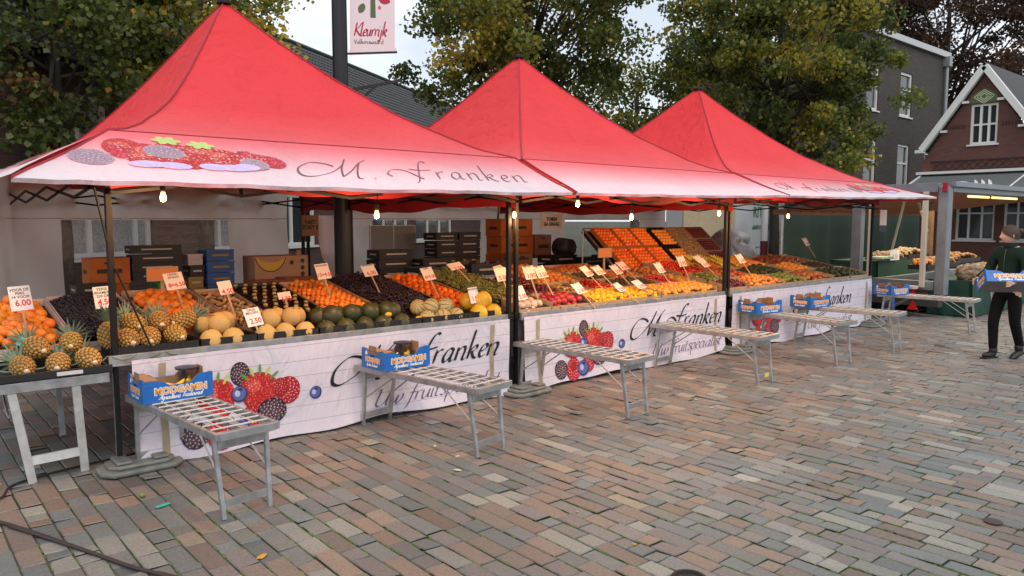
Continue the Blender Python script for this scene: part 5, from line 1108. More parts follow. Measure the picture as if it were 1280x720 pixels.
# ---------------------------------------------------------------- lamp post with street banner
LP=mat('anthracite_paint',(.018,.02,.026),.4,metal=.3)
E=empty('lamp_post',(4.8,9.1,0),0,'dark round lamp post rising between the nearest and middle tents','lamp post')
m=MB(); m.lathe([(.125,0),(.125,2.6),(.1,2.65),(.095,6.2)],20,(4.8,9.1,0)); m.build('post',LP,E,smooth=False)
bd=Vector((.80,-.60,0))
def bp3(s,z): return (4.8+bd.x*s,9.1+bd.y*s,z)
m=MB(); m.bar(bp3(.09,3.44),bp3(.8,3.58),.035,.035); m.bar(bp3(.09,3.16),bp3(.45,3.5),.03,.03); m.box(bp3(0,3.4),(.24,.24,.1)); m.build('bracket',LP,E)
for z,nm in((3.91,'lower_rod'),(5.6,'upper_rod')):
    m=MB(); m.tube([bp3(.08,z),bp3(.74,z+.03)],.014,8); m.build(nm,LP,E)
E=empty('street_banner',bp3(.5,3.88),0,'white hanging banner with a tree emblem and red script beside the lamp post','banner')
m=MB(); z0b=3.93
def sf(s,z,off=0): 
    p=bp3(s,z); return (p[0]-.6*off,p[1]-.8*off,p[2])
m.grid(lambda u,v:sf(.13+.58*u+.02*v,z0b+1.7*v+.03*u,.0),10,20); m.build('banner_cloth',mat('street_banner_white',(.76,.70,.74),.7),E,solid=.003)
m=MB(); CRM=mat('crimson_print',(.42,.015,.05),.6); GRNP=mat('olive_print',(.09,.13,.07),.6); CORP=mat('coral_print',(.7,.15,.08),.6)
pen(m,list('Kleurrijk'),.19,4.14,.46,.19,sf,nib=.07,thin=.05,m=0,off=.003,shear=.2)
pen(m,list('Valkenswaard'),.19,4.04,.38,.065,sf,nib=.05,thin=.05,m=1,off=.003,shear=.0)
m.add([sf(.40,4.37,.003),sf(.47,4.37,.003),sf(.455,5.3,.003),sf(.415,5.3,.003)],[(0,1,2,3)],1)
m.add([sf(.43,4.58,.0035),sf(.34,4.68,.0035),sf(.35,4.71,.0035),sf(.44,4.64,.0035)],[(0,1,2,3)],1)
lf=lambda t:(math.cos(t),math.sin(t)*(1-abs(math.cos(t))**3*.6))
for a,b,rx,rz,mi,ro in ((.29,4.49,.07,.045,1,1.1),(.58,4.60,.085,.055,0,-.35),(.52,4.50,.022,.027,2,0),(.29,4.64,.028,.032,2,0),(.52,5.3,.07,.04,0,.6),(.66,5.25,.08,.045,1,.9),(.42,5.22,.08,.045,1,2.2),(.62,5.1,.03,.03,0,0),(.37,4.67,.012,.015,0,0)): disc(m,sf,a,b,rx,rz,mi,.0035,ro,16,lf)
m.build('emblem_and_lettering',[CRM,GRNP,CORP],E)
m=MB(); m.add([sf(.12,3.89,.004),sf(.73,3.92,.004),sf(.73,3.99,.004),sf(.12,3.96,.004)],[(0,1,2,3)]); m.build('lower_hem',mat('street_banner_white',(.7,.7,.74),.7),E)
# ---------------------------------------------------------------- house helper
GLS=mat('window_glass',(.03,.035,.04),.06,spec=.8); WFR=mat('white_frame',(.68,.68,.66),.5); CUR=mat('net_curtain',(.32,.34,.35),.9,noise_amt=.3,noise_scale=20)
def window(parent,M,x0,x1,z0,z1,mull=(),trans=(),dep=.1,curtain=False,fr=WFR,fw=.06):
    def b(m,*a,**k): m.bb(*a,**k)
    f=MB(); f.M=M
    f.bb(x0,x0+fw,dep-.05,dep+.02,z0,z1); f.bb(x1-fw,x1,dep-.05,dep+.02,z0,z1); f.bb(x0+fw,x1-fw,dep-.05,dep+.02,z1-fw,z1); f.bb(x0+fw,x1-fw,dep-.05,dep+.02,z0,z0+fw)
    for x in mull: f.bb(x-fw/2,x+fw/2,dep-.045,dep+.015,z0+fw,z1-fw)
    for z in trans: f.bb(x0+fw,x1-fw,dep-.04,dep+.01,z-fw*.4,z+fw*.4)
    fo=f.build('window',fr,parent)
    g=MB(); g.M=M; g.bb(x0+fw,x1-fw,dep+.022,dep+.03,z0+fw,z1-fw); g.build('pane',GLS,fo)
    if curtain: c=MB(); c.M=M; c.grid(lambda u,v:(x0+fw+(x1-x0-2*fw)*u,dep+.01+.006*math.sin(u*60),z0+fw+(z1-z0-2*fw)*v),60,2); c.build('curtain',CUR,fo)
    s=MB(); s.M=M; s.bb(x0-.08,x1+.08,-.06,dep-.052,z0-.06,z0-.002); s.build('sill',fr,fo)
    return fo
def facade(parent,M,x0,x1,z0,z1,holes,mt,t=.12):
    xs=sorted({x0,x1}|{h[0] for h in holes}|{h[1] for h in holes}); zs=sorted({z0,z1}|{h[2] for h in holes}|{h[3] for h in holes}); m=MB(); m.M=M
    for a,b in zip(xs,xs[1:]):
        for c,d in zip(zs,zs[1:]):
            if any(h[0]<=a and b<=h[1] and h[2]<=c and d<=h[3] for h in holes): continue
            m.bb(a,b,0,t,c,d)
    return m.build('wall',mt,parent)
TILE=mat('roof_tile',(.032,.034,.037),.62,noise_amt=.35,noise_scale=5)
def tiled_roof(parent,M,x0,x1,y0,z0,y1,z1,mt=TILE,row=.32,cw=.22,name='roof'):
    """wavy overlapping tile rows from eave (y0,z0) to ridge (y1,z1)"""
    m=MB(); m.M=M; L_=math.hypot(y1-y0,z1-z0); n=int(L_/row); nx=int((x1-x0)/cw)*4
    dy,dz=(y1-y0)/L_,(z1-z0)/L_; ny,nz=-dz,dy
    for j in range(n):
        V=[]
        for s,lift in ((j*row-.03,.035),((j+1)*row,.0)):
            for i in range(nx+1):
                w=.02*math.sin(i*PI/2)+.012*math.cos(i*PI/2)+lift; V.append((x0+(x1-x0)*i/nx,y0+dy*s+ny*w,z0+dz*s+nz*w))
        k=nx+1; m.add(V,[(i,i+1,k+i+1,k+i) for i in range(nx)])
        V2=V[:k]+[(v[0],v[1]-ny*.035,v[2]-nz*.035) for v in V[:k]]; m.add(V2,[(i,k+i,k+i+1,i+1) for i in range(nx)])
    m.add([(x0,y0-ny*.01,z0-nz*.02),(x1,y0-ny*.01,z0-nz*.02),(x1,y1,z1-.02),(x0,y1,z1-.02)],[(0,1,2,3)])
    return m.build(name,mt,parent)
BR1=brick('brown_brick',(.085,.042,.034),(.06,.03,.026),(.07,.06,.055)); BR2=brick('dark_brick',(.060,.044,.038),(.034,.027,.025),(.095,.088,.08)); BR3=brick('red_brick',(.15,.05,.038),(.11,.036,.03),(.10,.075,.065))
DRK=mat('dark_interior',(.01,.01,.01),.9)
# house behind the tents: facade line starts right vector -8, depth 15.7, heading 16.2 deg
A=math.radians(49.6); rv=Vector((math.sin(A),-math.cos(A),0)); fv=Vector((math.cos(A),math.sin(A),0))
hd=math.radians(16.2); hx=(rv*math.sin(hd)+fv*math.cos(hd)).normalized(); P0h=rv*-8+fv*15.7
ang=math.atan2(hx.y,hx.x); HM=Matrix.Translation(P0h)@Matrix.Rotation(ang,4,'Z')   # +Y local = away from camera? (left of heading)
H=empty('brick_house',tuple(P0h),ang,'long brown brick house with dark tiled roof behind the tents and lamp post','house')
BAS[H.name]=HM.copy()
holes=[(-1.6,.7,1.0,2.5),(11.2,14.2,.9,2.5),(15,19,.9,2.5),(-4.2,-2.9,1.0,2.5),(-1.8,-.4,3.0,4.15),(2.4,3.6,1.0,2.5),(5,7.4,1,2.5)]
facade(H,HM,-9,30,0,4.9,holes,BR1,.15)
for i,h in enumerate(holes): window(H,HM,*h,mull=[h[0]+(h[1]-h[0])*k for k in ((.3,.82) if i==0 else (.33,.66) if h[1]-h[0]>2.5 else (.5,))],trans=(h[2]+1.05,) if i in(1,2) else (),curtain=i in(0,4,5),fw=.1)
m=MB(); m.M=HM; m.bb(-9,30,.15,8,0,.3); m.bb(-9,-8.85,.15,8,.3,4.9); m.bb(29.8,30,.15,8,.3,4.9); m.bb(-8.85,29.8,.5,.55,.3,4.9); m.build('inner_wall',DRK,H)
tiled_roof(H,HM,-9.2,30.2,-.35,4.85,4,8.4)
m=MB(); m.M=HM; m.add([(-9.2,4,8.4),(30.2,4,8.4),(30.2,8.3,4.8),(-9.2,8.3,4.8)],[(0,1,2,3)]); m.build('rear_roof',TILE,H)
m=MB(); m.M=HM; m.tube([(-9.2,4,8.43),(30.2,4,8.43)],.09,8); m.build('ridge_tiles',TILE,H)
m=MB(); m.M=HM; m.bb(-9.2,30.2,-.42,-.3,4.75,4.87); m.build('gutter',mat('zinc',(.3,.32,.33),.5,metal=.5),H)
m=MB(); m.M=HM
for x in (-4.6,3.95): m.tube([(x,-.06,0),(x,-.06,4.8)],.045,8)
m.build('downpipe',mat('white_pipe',(.5,.52,.55),.5),H)
# dark flat-roofed building
B=empty('flat_roofed_building',(30.6,14.5,0),0,'dark brown brick building with flat roof and metal drainpipe behind the right tree','building')
BM2=Matrix.Translation((30.6,14.5,0)); LX=9.0
hol=[(.8,1.9,6.3,8.2),(4.0,5.2,6.3,8.2),(4.0,5.2,2.9,5.1),(.8,1.9,2.9,5.1),(6.9,7.6,3.6,4.9)]
facade(B,BM2,0,LX,0,9.4,hol,BR2,.15)
for h in hol: window(B,BM2,*h,trans=(h[2]+(h[3]-h[2])*.62,),mull=(),curtain=False,fw=.11)
m=MB(); m.M=BM2; m.bb(0,LX,.5,9,0,.2); m.bb(.0,LX,.5,.55,.2,9.2); m.bb(0,LX,.16,9,9.25,9.4); m.bb(LX-.15,LX,.56,9,0,9.24); m.bb(0,.15,.56,9,0,9.24); m.build('inner_wall',BR2,B)
m=MB(); m.M=BM2; m.bb(-.1,LX+.1,-.15,.2,9.4,9.66); m.build('roof_trim',mat('pale_trim',(.5,.52,.53),.5),B)
m=MB(); m.M=BM2; m.tube([(LX-.35,-.14,0),(LX-.35,-.14,9.0)],.09,10); m.box((LX-.35,-.16,9.2),(.34,.3,.45)); m.build('drainpipe',mat('zinc',(.34,.36,.37),.5,metal=.5),B)
m=MB(); m.M=BM2; m.tube([(1.4,-.14,0),(1.4,-.14,2.8)],.06,8); m.build('white_pipe',WFR,B)
m=MB(); m.M=BM2; m.bb(.2,1.7,.3,2.0,9.4,13.2); m.build('chimney',BR2,B)
m=MB(); m.M=BM2; m.bb(5.2,6.7,-.85,-.1,2.0,2.9); m.build('air_unit',mat('unit_grey',(.35,.37,.38),.6),B)
m=MB(); m.M=BM2
for k in range(2): m.lathe([(.3,0),(.3,.02)],18,(5.6+.75*k,-.86,2.45),0,Matrix.Rotation(PI/2,3,'X'))
m.build('unit_fans',DRK,B)
# gable house, facade in plane X=31.5 facing -X, local x along -Y
GM=Matrix.Translation((31.5,12.25,0))@Matrix.Rotation(-PI/2,4,'Z')
G=empty('gable_house',(31.5,12.25,0),-PI/2,'red brick house with white edged gable and green patterned arch at the right','house'); BAS[G.name]=GM.copy()
W=4.1; pk=7.35; ez=4.35
hh=(1.63,2.53,4.55,6.02)
facade(G,GM,0,2*W-.15,0,3.5,[(1.3,2.6,1.0,2.9),(2.9,4.2,1.0,2.9),(4.8,6.1,1,2.9)],BR3,.15)
for h in ((1.3,2.6,1.0,2.9),(2.9,4.2,1.0,2.9),(4.8,6.1,1,2.9)): window(G,GM,*h,mull=(h[0]+.43,h[0]+.87),trans=(2.0,),fw=.07)
# gable polygon with window opening, built from strips
m=MB(); m.M=GM; xm=2.05
def gz(x): return ez-.35+(pk-.25-ez+.35)*(1-abs(x-xm)/2.05) if abs(x-xm)<2.05 else ez-.35
def quad(xa,xb,za0,za1,zb0,zb1): m.add([(xa,0,za0),(xb,0,zb0),(xb,0,zb1),(xa,0,za1),(xa,.15,za0),(xb,.15,zb0),(xb,.15,zb1),(xa,.15,za1)],[(0,1,2,3),(7,6,5,4),(0,4,5,1),(1,5,6,2),(2,6,7,3),(3,7,4,0)])
quad(0,hh[0],3.5,gz(0),3.5,gz(hh[0])); quad(hh[1],4.1,3.5,gz(hh[1]),3.5,gz(4.1)); quad(hh[0],hh[1],3.5,hh[2],3.5,hh[2]); quad(hh[0],xm,hh[3],gz(hh[0]),hh[3],gz(xm)); quad(xm,hh[1],hh[3],gz(xm),hh[3],gz(hh[1]))
quad(4.1,2*W-.15,3.5,4.3,3.5,4.3)
m.build('gable_wall',BR3,G)
fo=window(G,GM,*hh,mull=(1.63+.33,1.63+.6),trans=(5.27,),fw=.08)
m=MB(); m.M=GM
for s in(-1,1):
    m.bar((xm,-.12,pk),(xm+s*2.05,-.12,ez+.1),.22,.2,up=(0,1,0))
m.build('bargeboard',WFR,G)
m=MB(); m.M=GM; m.box((xm-2.1,-.12,ez+.05),(.28,.3,.12)); m.build('eave_block',WFR,G)
for s,t in((-1,.35),(-1,.7),(1,.35),(1,.7)):
    m=MB(); m.M=GM; m.box((xm+s*2.0*t-s*.12,-.12,pk-(pk-ez-.1)*t-.22),(.22,.1,.08)); m.build('rafter_end',WFR,G)
for s in(-1,1):
    m=MB(); m.M=GM
    for r in range(18):
        t0=r/18;t1=(r+1)/18+.01; m.add([(xm+s*2.15*t0,-.2,pk+.12-(pk-ez)*t0+.03),(xm+s*2.15*t0,7.5,pk+.12-(pk-ez)*t0+.03),(xm+s*2.15*t1,7.5,pk+.12-(pk-ez)*t1),(xm+s*2.15*t1,-.2,pk+.12-(pk-ez)*t1),(xm+s*2.15*t1,-.2,pk+.06-(pk-ez)*t1),(xm+s*2.15*t1,7.5,pk+.06-(pk-ez)*t1)],[(0,1,2,3),(3,2,5,4)])
    m.build('roof',TILE,G)
tiled_roof(G,GM,4.2,9.5,.3,4.3,4.5,7.9,name='side_roof')
# green patterned arch above the window
m=MB(); m.M=GM; 
arch=[(hh[0]-.02,6.06),(hh[1]+.02,6.06)]+[(xm+.47*math.cos(t),6.1+.42*math.sin(t)) for t in [PI*i/10 for i in range(11)]]
m.prism(arch,(0,-.012,0),(1,0,0),(0,0,1),(0,1,0),.01,0)
cz=6.28
for k in (0,.14,.28):
    for s in (1,-1):
        a=[(xm-.0,cz+s*(.1+k*.6)),(xm+s*.0+.14+k*.4,cz)]
        m.bar((xm,-.02,cz+s*(.11+k*.5)),(xm+.13+k*.7,-.02,cz+s*.01),.025,.01,1,up=(0,1,0)); m.bar((xm,-.02,cz+s*(.11+k*.5)),(xm-.13-k*.7,-.02,cz+s*.01),.025,.01,1,up=(0,1,0))
m.build('patterned_arch',[mat('arch_green',(.08,.13,.04),.6),mat('arch_cream',(.6,.62,.42),.6)],G)
# lattice frieze, white trim and big awning
m=MB(); m.M=GM; m.bb(.3,8,-.02,-.005,3.98-.02,4.02-.02); m.bb(.3,8,-.02,-.005,3.62,3.65)
for i in range(27):
    x=.4+i*.28; m.bar((x,-.02,3.66),(x+.28,-.02,3.96),.025,.012,up=(0,1,0)); m.bar((x,-.035,3.96),(x+.28,-.035,3.66),.025,.012,up=(0,1,0))
m.build('lattice_frieze',mat('lattice_dark',(.03,.012,.012),.6),G)
m=MB(); m.M=GM
for z in (5.25,): 
    for i in range(9):
        for x in ((.75+i*.1) if .75+i*.1<1.5 else None,(2.7+i*.1) if i<7 else None):
            if x: m.box((x,-.01,z),(.035,.03,.12))
m.build('brick_band',mat('lattice_dark',(.03,.012,.012),.6),G)
m=MB(); m.M=GM; m.bb(-.1,8,-.3,-.001,3.5,3.6); m.build('white_cornice',WFR,G)
E=empty('shop_awning',(30,10,2.8),0,'big dark grey shop awning with white swirl logo below the gable','awning'); 
m=MB(); AW=mat('awning_grey',(.10,.11,.11),.8,noise_amt=.1)
def aw(s,v,off=0): return (31.35-2.2*v,12.2-s,3.45-.85*v+off)
m.grid(lambda u,v:aw(8.5*u,v),12,4); m.build('awning_cloth',AW,E,solid=.01)
m=MB(); m.bar(aw(0,0,.02),aw(-.15,1,.02),.05,.05); m.bar(aw(3.6,0,.03),aw(3.4,1,.03),.06,.02); m.bar(aw(0,1,0),aw(8.5,1,0),.05,.08); m.build('awning_frame',WFR,E)
m=MB(); af=lambda s,v,off:aw(s,v,off)
def swirl(P,wd,off=.012):
    C=cr(P,7);k=len(C);V=[]
    for i,p in enumerate(C):
        d=(C[min(i+1,k-1)]-C[max(i-1,0)]).normalized(); w_=wd*math.sin(PI*(i+.3)/(k-.4))+.005
        for s in(1,-1): V.append(aw(p.x-d.y*w_*s,p.y+d.x*w_*s,off))
    m.add(V,[(2*i,2*i+1,2*i+3,2*i+2) for i in range(k-1)])
swirl([(.9,.85),(1.2,.55),(1.7,.4),(2.1,.55),(2.0,.75),(1.7,.75)],.05); swirl([(1.0,.9),(1.4,.7),(1.8,.65),(1.95,.9)],.04)
for k in range(3): swirl([(2.1+k*.22,.3),(2.3+k*.22,.5),(2.4+k*.22,.75),(2.3+k*.2,.95)],.05)
m.build('swirl_logo',WFR,E)
# ---------------------------------------------------------------- trees
BARK=mat('bark',(.045,.035,.027),.95,noise_amt=.4,noise_scale=12,bump=.6,bump_scale=25)
def tree(x,y,ztop,zc0,R,cols,wts,label,n_cl=75,per=150,leaf=.075,seed=1,trunk_r=.16,name='broadleaf_tree',spread=1.0,group=None,squash=1.0,hole=.0):
    r=np.random.default_rng(seed); E=empty(name,(x,y,0),0,label,'tree',group); cz=(ztop+zc0)/2; hz=(ztop-zc0)/2
    m=MB(); m.tube([(x,y,0),(x+.04,y,zc0*.5),(x,y+.05,zc0+.2),(x+.08,y,cz+hz*.4)],[trunk_r,trunk_r*.85,trunk_r*.7,trunk_r*.25],9)
    cl=[]
    k=0
    while len(cl)<n_cl and k<5000:
        k+=1; v=r.normal(size=3); v/=np.linalg.norm(v); q=r.uniform(.3,1)**.5
        p=np.array([v[0]*R*q,v[1]*R*q,v[2]*hz*q])
        nz_=noise.noise(Vector((v[0]*1.6+seed,v[1]*1.6,v[2]*1.6)))
        p*=1+.32*nz_
        if p[2]<-hz*.9: continue
        cl.append(p)
    for p in cl[::4]:
        a=Vector((x,y,zc0+.1+(cz+hz*.4-zc0)*r.uniform(.0,.7))); b=Vector((x+p[0]*.95,y+p[1]*.95,cz+p[2]*.95)); mid=(a+b)/2+Vector((0,0,-.12*(b-a).length*.3)); m.tube([a,mid,b],[trunk_r*.28,trunk_r*.16,.012],5)
    m.build('trunk',BARK,E,smooth=True)
    N_=n_cl*per; C=np.repeat(np.array(cl),per,0); s=r.normal(size=(N_,3)); s/=np.linalg.norm(s,axis=1)[:,None]; rad=r.uniform(0,1,N_)**.45*np.repeat(r.uniform(.32,.75,n_cl)*spread,per)
    P=C+s*rad[:,None]*np.array([1,1,.7])+np.array([0,0,cz])
    d=r.normal(size=(N_,3)); d[:,2]-=.4; d/=np.linalg.norm(d,axis=1)[:,None]; e=np.cross(d,r.normal(size=(N_,3))); e/=np.linalg.norm(e,axis=1)[:,None]
    L_=leaf*r.uniform(.65,1.25,N_)[:,None]; w=L_*.5
    V=np.stack([P-d*L_*.5,P-d*L_*.12+e*w,P+d*L_*.5,P-d*L_*.12-e*w],1).reshape(-1,3)
    me=bpy.data.meshes.new('crown'); me.vertices.add(4*N_); me.vertices.foreach_set('co',(V).astype(np.float32).ravel()); me.loops.add(4*N_); me.polygons.add(N_); me.loops.foreach_set('vertex_index',np.arange(4*N_,dtype=np.int32)); me.polygons.foreach_set('loop_start',np.arange(0,4*N_,4,dtype=np.int32)); me.update(calc_edges=True)
    cols=np.array(cols); wc=np.array(wts)/sum(wts)
    ci=r.choice(len(cols),n_cl,p=wc); cc=np.repeat(ci,per); mix=r.random(N_)<.3; cc[mix]=r.choice(len(cols),mix.sum(),p=wc)
    c=cols[cc]*r.uniform(.7,1.25,N_)[:,None]; at=me.attributes.new('leafcol','FLOAT_COLOR','FACE'); at.data.foreach_set('color',np.concatenate([c,np.ones((N_,1))],1).astype(np.float32).ravel())
    me.materials.append(attr_mat('leaf','leafcol',.45,trans=.5,noise_v=0)); o=bpy.data.objects.new('crown',me); COL.objects.link(o); o.parent=E; return E
GR=[(.095,.13,.03),(.14,.18,.035),(.23,.24,.04),(.38,.32,.05),(.55,.40,.05),(.06,.09,.025)]
GT='trees rising behind the market tents'
tree(2.6,15.4,8.6,2.75,2.4,GR+[(.16,.08,.025)],[5,4,1.5,.6,.4,6,1.2],'dark green tree with a few orange leaves at the left edge',n_cl=130,per=230,seed=3,group=GT,leaf=.10)
tree(5.15,15.6,7.2,3.7,1.6,GR,[1,2,3,5,5,.5],'smaller yellow green tree behind the nearest tent peak',n_cl=60,per=150,seed=5,leaf=.10,group=GT)
tree(6.6,16.8,8.6,5.6,1.2,GR,[1,2,3,5,5,.5],'thin yellowing tree top right of the nearest tent peak',n_cl=18,per=90,seed=8,leaf=.095,group=GT,trunk_r=.1)
tree(12.7,14.3,10.8,3.4,2.95,GR+[(.19,.12,.04)],[5,5,3,1.5,.9,4,1],'dense dark green tree with yellow leaves on its left, behind the middle peak',n_cl=190,per=240,seed=11,group=GT,leaf=.105)
tree(10.9,13.9,7.6,4.4,1.0,GR,[0,1,2,5,6,0],'low yellow side tree left of the middle peak',n_cl=24,per=150,seed=12,leaf=.10,group=GT,trunk_r=.07)
tree(19.4,11.4,10.2,2.6,3.2,GR,[4,5,6,4,1,3],'broad yellow green tree behind the farthest tent and neighbouring stall',n_cl=230,per=240,seed=21,leaf=.11,group=GT)
tree(16.8,14.3,6.8,3.0,1.6,GR,[4,4,4,2,.3,4],'low green tree between the two big trees',n_cl=45,per=170,seed=23,leaf=.10,group=GT)
BE=[(.05,.025,.02),(.075,.035,.022),(.11,.05,.025),(.04,.03,.02),(.09,.07,.03)]
tree(52,28,22,6,7.5,BE,[4,4,3,3,1],'tall copper brown beech far behind the gable house',n_cl=150,per=330,seed=31,leaf=.2,spread=2.2,group='tall brown beeches at the upper right',trunk_r=.5,name='beech_tree')
tree(60,22,22,6,8,BE,[4,4,3,3,1],'second tall brown beech at the upper right corner',n_cl=150,per=330,seed=33,leaf=.2,spread=2.2,group='tall brown beeches at the upper right',trunk_r=.5,name='beech_tree')
tree(45,22,17,5,4.5,BE,[4,4,3,3,1],'lower reddish beech right behind the drainpipe corner',n_cl=80,per=320,seed=35,leaf=.18,spread=1.8,group='tall brown beeches at the upper right',trunk_r=.35,name='beech_tree')
# ---------------------------------------------------------------- neighbouring trailer stall
CRM_=mat('cream_metal',(.6,.56,.48),.5,metal=.2); TRG=mat('trailer_grey',(.24,.27,.30),.45,metal=.5,noise_amt=.15,noise_scale=5)
E=empty('trailer_stall',(17.5,6.5,0),0,'grey metal trailer stall with translucent roof right of the red tents','trailer stall')
def st(nm,fill,mt,bev=.004):
    m=MB(); fill(m); return m.build(nm,mt,E,bevel=bev)
st('corner_post',lambda m:(m.bb(14.32,14.52,5.1,5.28,.42,2.34)),TRG,.02)
st('inner_post',lambda m:m.bb(14.24,14.315,5.42,5.5,.55,2.25),CRM_)
st('rear_post',lambda m:m.bb(14.3,14.45,6.6,6.78,.5,2.3),TRG)
st('rear_inner_post',lambda m:m.bb(14.46,14.52,6.48,6.54,.6,2.2),CRM_)
st('front_beam',lambda m:(m.bb(14.53,22,5.1,5.22,2.24,2.4),m.bb(14.4,22,5.02,5.099,2.33,2.42)),TRG)
st('side_beam',lambda m:m.bb(14.34,14.5,5.29,8.6,2.24,2.4),TRG)
st('red_marker_lamp',lambda m:m.bb(14.27,14.339,5.12,5.2,2.24,2.4),mat('red_reflector',(.35,.01,.02),.3))
st('floor_beam',lambda m:(m.bb(14.34,14.46,5.29,6.75,.50,.66),m.bb(14.46,22,6.3,6.4,.5,.66)),TRG)
st('chassis',lambda m:(m.bb(14.5,21,5.6,8.3,.36,.5),m.bb(14.36,14.56,5.2,6.5,.2,.34)),mat('chassis_dark',(.05,.05,.052),.6))
st('side_panel',lambda m:m.bb(14.4,14.44,5.4,6.6,.34,.49),mat('panel_brown',(.10,.07,.05),.7))
def ro(m):
    for i in range(16):
        x=14.55+i*.47; m.add([(x,5.25,2.32),(x+.42,5.25,2.32),(x+.42,8.5,1.96),(x,8.5,1.96)],[(0,1,2,3)])
st('translucent_roof',ro,mat('roof_sheet',(.92,.82,.6),.5,trans=.8,noise_amt=.2,noise_scale=3),0)
def rf(m):
    for i in range(16): x=14.52+i*.47; m.bar((x,5.25,2.3),(x,8.5,1.94),.03,.05)
    m.bb(14.5,22,8.46,8.56,1.86,1.96)
st('roof_battens',rf,mat('reddish_batten',(.16,.06,.035),.7),0)
E2=empty('timber_frame',(18,6.8,0),0,'rough timber posts and struts holding the roof of the trailer stall','timber frame')
for a,b,w in (((17.5,6.6,0),(17.5,6.6,2.12),.14),((19.7,7,0),(19.7,7,2.1),.12),((16.9,6.6,2.1),(17.42,6.6,1.5),.04),((15.2,6.2,2.1),(14.75,6.2,1.2),.035)):
    m=MB(); m.bar(a,b,w,w,up=(0,1,0)); m.build('post' if w>.1 else 'strut',mat('rough_timber',(.12,.07,.035),.8,noise_amt=.3,noise_scale=6) if w>.1 else mat('weathered_strut',(.28,.25,.2),.7),E2)
for i,(x0,x1) in enumerate(((14.62,14.8),(16.0,17.1),(17.3,18.8))):
    E3=empty('strip_light',((x0+x1)/2,5.35,2.2),0,['short','middle','right'][i]+' glowing yellowish strip light under the front beam of the trailer stall','strip light'); m=MB(); m.tube([(x0,5.36,2.2),(x1,5.36,2.2)],.022,8); m.build('tube',mat('lit_tube',(1,.8,.4),.4,emit=(1,.72,.28),emit_s=1.6),E3); m=MB(); m.bb(x0,x1,5.34,5.39,2.223,2.25); m.build('housing',GRYM,E3)
ll=bpy.data.lights.new('strip_glow','AREA'); ll.energy=110; ll.size=3; ll.color=(1,.75,.45); lo=bpy.data.objects.new('strip_glow',ll); COL.objects.link(lo); lo.location=(17,6.4,1.95)
# produce tables of the trailer stall
GCL=mat('green_cloth',(.008,.055,.038),.8,noise_amt=.25,noise_scale=3,bump=.4,bump_scale=5)
def cloth_table(x0,x1,y0,y1,z,label):
    E=empty('cloth_table',((x0+x1)/2,(y0+y1)/2,0),0,label,'table'); m=MB()
    per=[(x0+(x1-x0)*i/30,y0) for i in range(31)]+[(x1,y0+(y1-y0)*i/10) for i in range(1,11)]; per2=[(x0,y1-(y1-y0)*i/10) for i in range(0,11)]
    P=per2+per[0:]; n=len(P)
    m.grid(lambda u,v:(lambda p:(p[0]+.02*math.sin(u*70)*(1-v),p[1]-.03*abs(math.sin(u*55))*(1-v)-.0,.02+(z-.02)*v))(P[min(n-1,int(round(u*(n-1))))]),n-1,6); m.build('green_cloth',GCL,E,smooth=True)
    m=MB(); m.bb(x0,x1,y0,y1,z-.02,z); m.build('table_top',GCL,E)
cloth_table(14.93,17.6,4.86,5.6,.66,'table covered to the ground with dark green cloth at the foot of the trailer post')
cloth_table(17.75,20.5,5.0,5.7,.6,'second dark green clothed table behind the person')
cloth_table(14.75,17.3,6.45,7.4,.95,'dark clothed display table inside the trailer stall')
BAG=mat('net_bag',(.36,.27,.18),.6,color2=(.22,.14,.07),noise_scale=22,bump=.8,bump_scale=30,rand=.2)
for i in range(9):
    m=MB(); m.ell((0,0,0),(.13,.12,.15),22,16); m.v=[tuple(Vector(v)*(1+.22*noise.noise(Vector(v)*22+Vector((i,0,0))))) for v in m.v]
    m.v=[(p[0]+15.1+.28*i,p[1]+5.05+random.uniform(-.03,.06),p[2]+.8) for p in m.v]; o=m.build('net_bag',BAG,None,smooth=True); tag(o,'plump net bag of brown vegetables lined up on the dark green cloth','bag','net bags on the green cloth')
def tray_pile(x0,x1,y0,y1,z,mt,label,r=.03,n=220,cat='vegetables'):
    E=empty('produce_tray',((x0+x1)/2,(y0+y1)/2,z-.12),0,'black tray under the '+label,'tray'); m=MB(); m.bb(x0,x1,y0,y1,z-.1,z-.08); m.bb(x0,x1,y0,y0+.02,z-.08,z-.01); m.bb(x0,x1,y1-.02,y1,z-.08,z-.01);m.bb(x0,x0+.02,y0+.02,y1-.02,z-.08,z-.01);m.bb(x1-.02,x1,y0+.02,y1-.02,z-.08,z-.01); m.build('tray_body',TRAY,E)
    pile('produce_pile',x0+.02,x1-.02,y0+.02,y1-.02,r,n,mt,label,cat,a=z+.05,b=0.02,crown=.09)
tray_pile(15.3,16.1,6.45,6.95,1.0,BAG,'brown mushrooms in the trailer stall left of its post')
tray_pile(16.15,17.2,6.45,6.95,1.05,BAG,'pale brown vegetables in the trailer stall beside the white sign')
tray_pile(15.5,16.6,5.65,6.05,.93,mat('brown_mushroom',(.2,.1,.045),.7,color2=(.3,.2,.1),noise_scale=9),'reddish brown mushrooms right of the trailer post')
tray_pile(16.65,17.9,5.7,6.15,.98,mat('onion_heap',(.28,.14,.05),.6,color2=(.16,.08,.04),noise_scale=9),'onion coloured heap at the right of the trailer stall')
tray_pile(15.0,15.45,5.65,6.0,.92,mat('bright_chanterelle',(.75,.28,.02),.5),'bright orange mushrooms just right of the trailer post',r=.025,n=90)
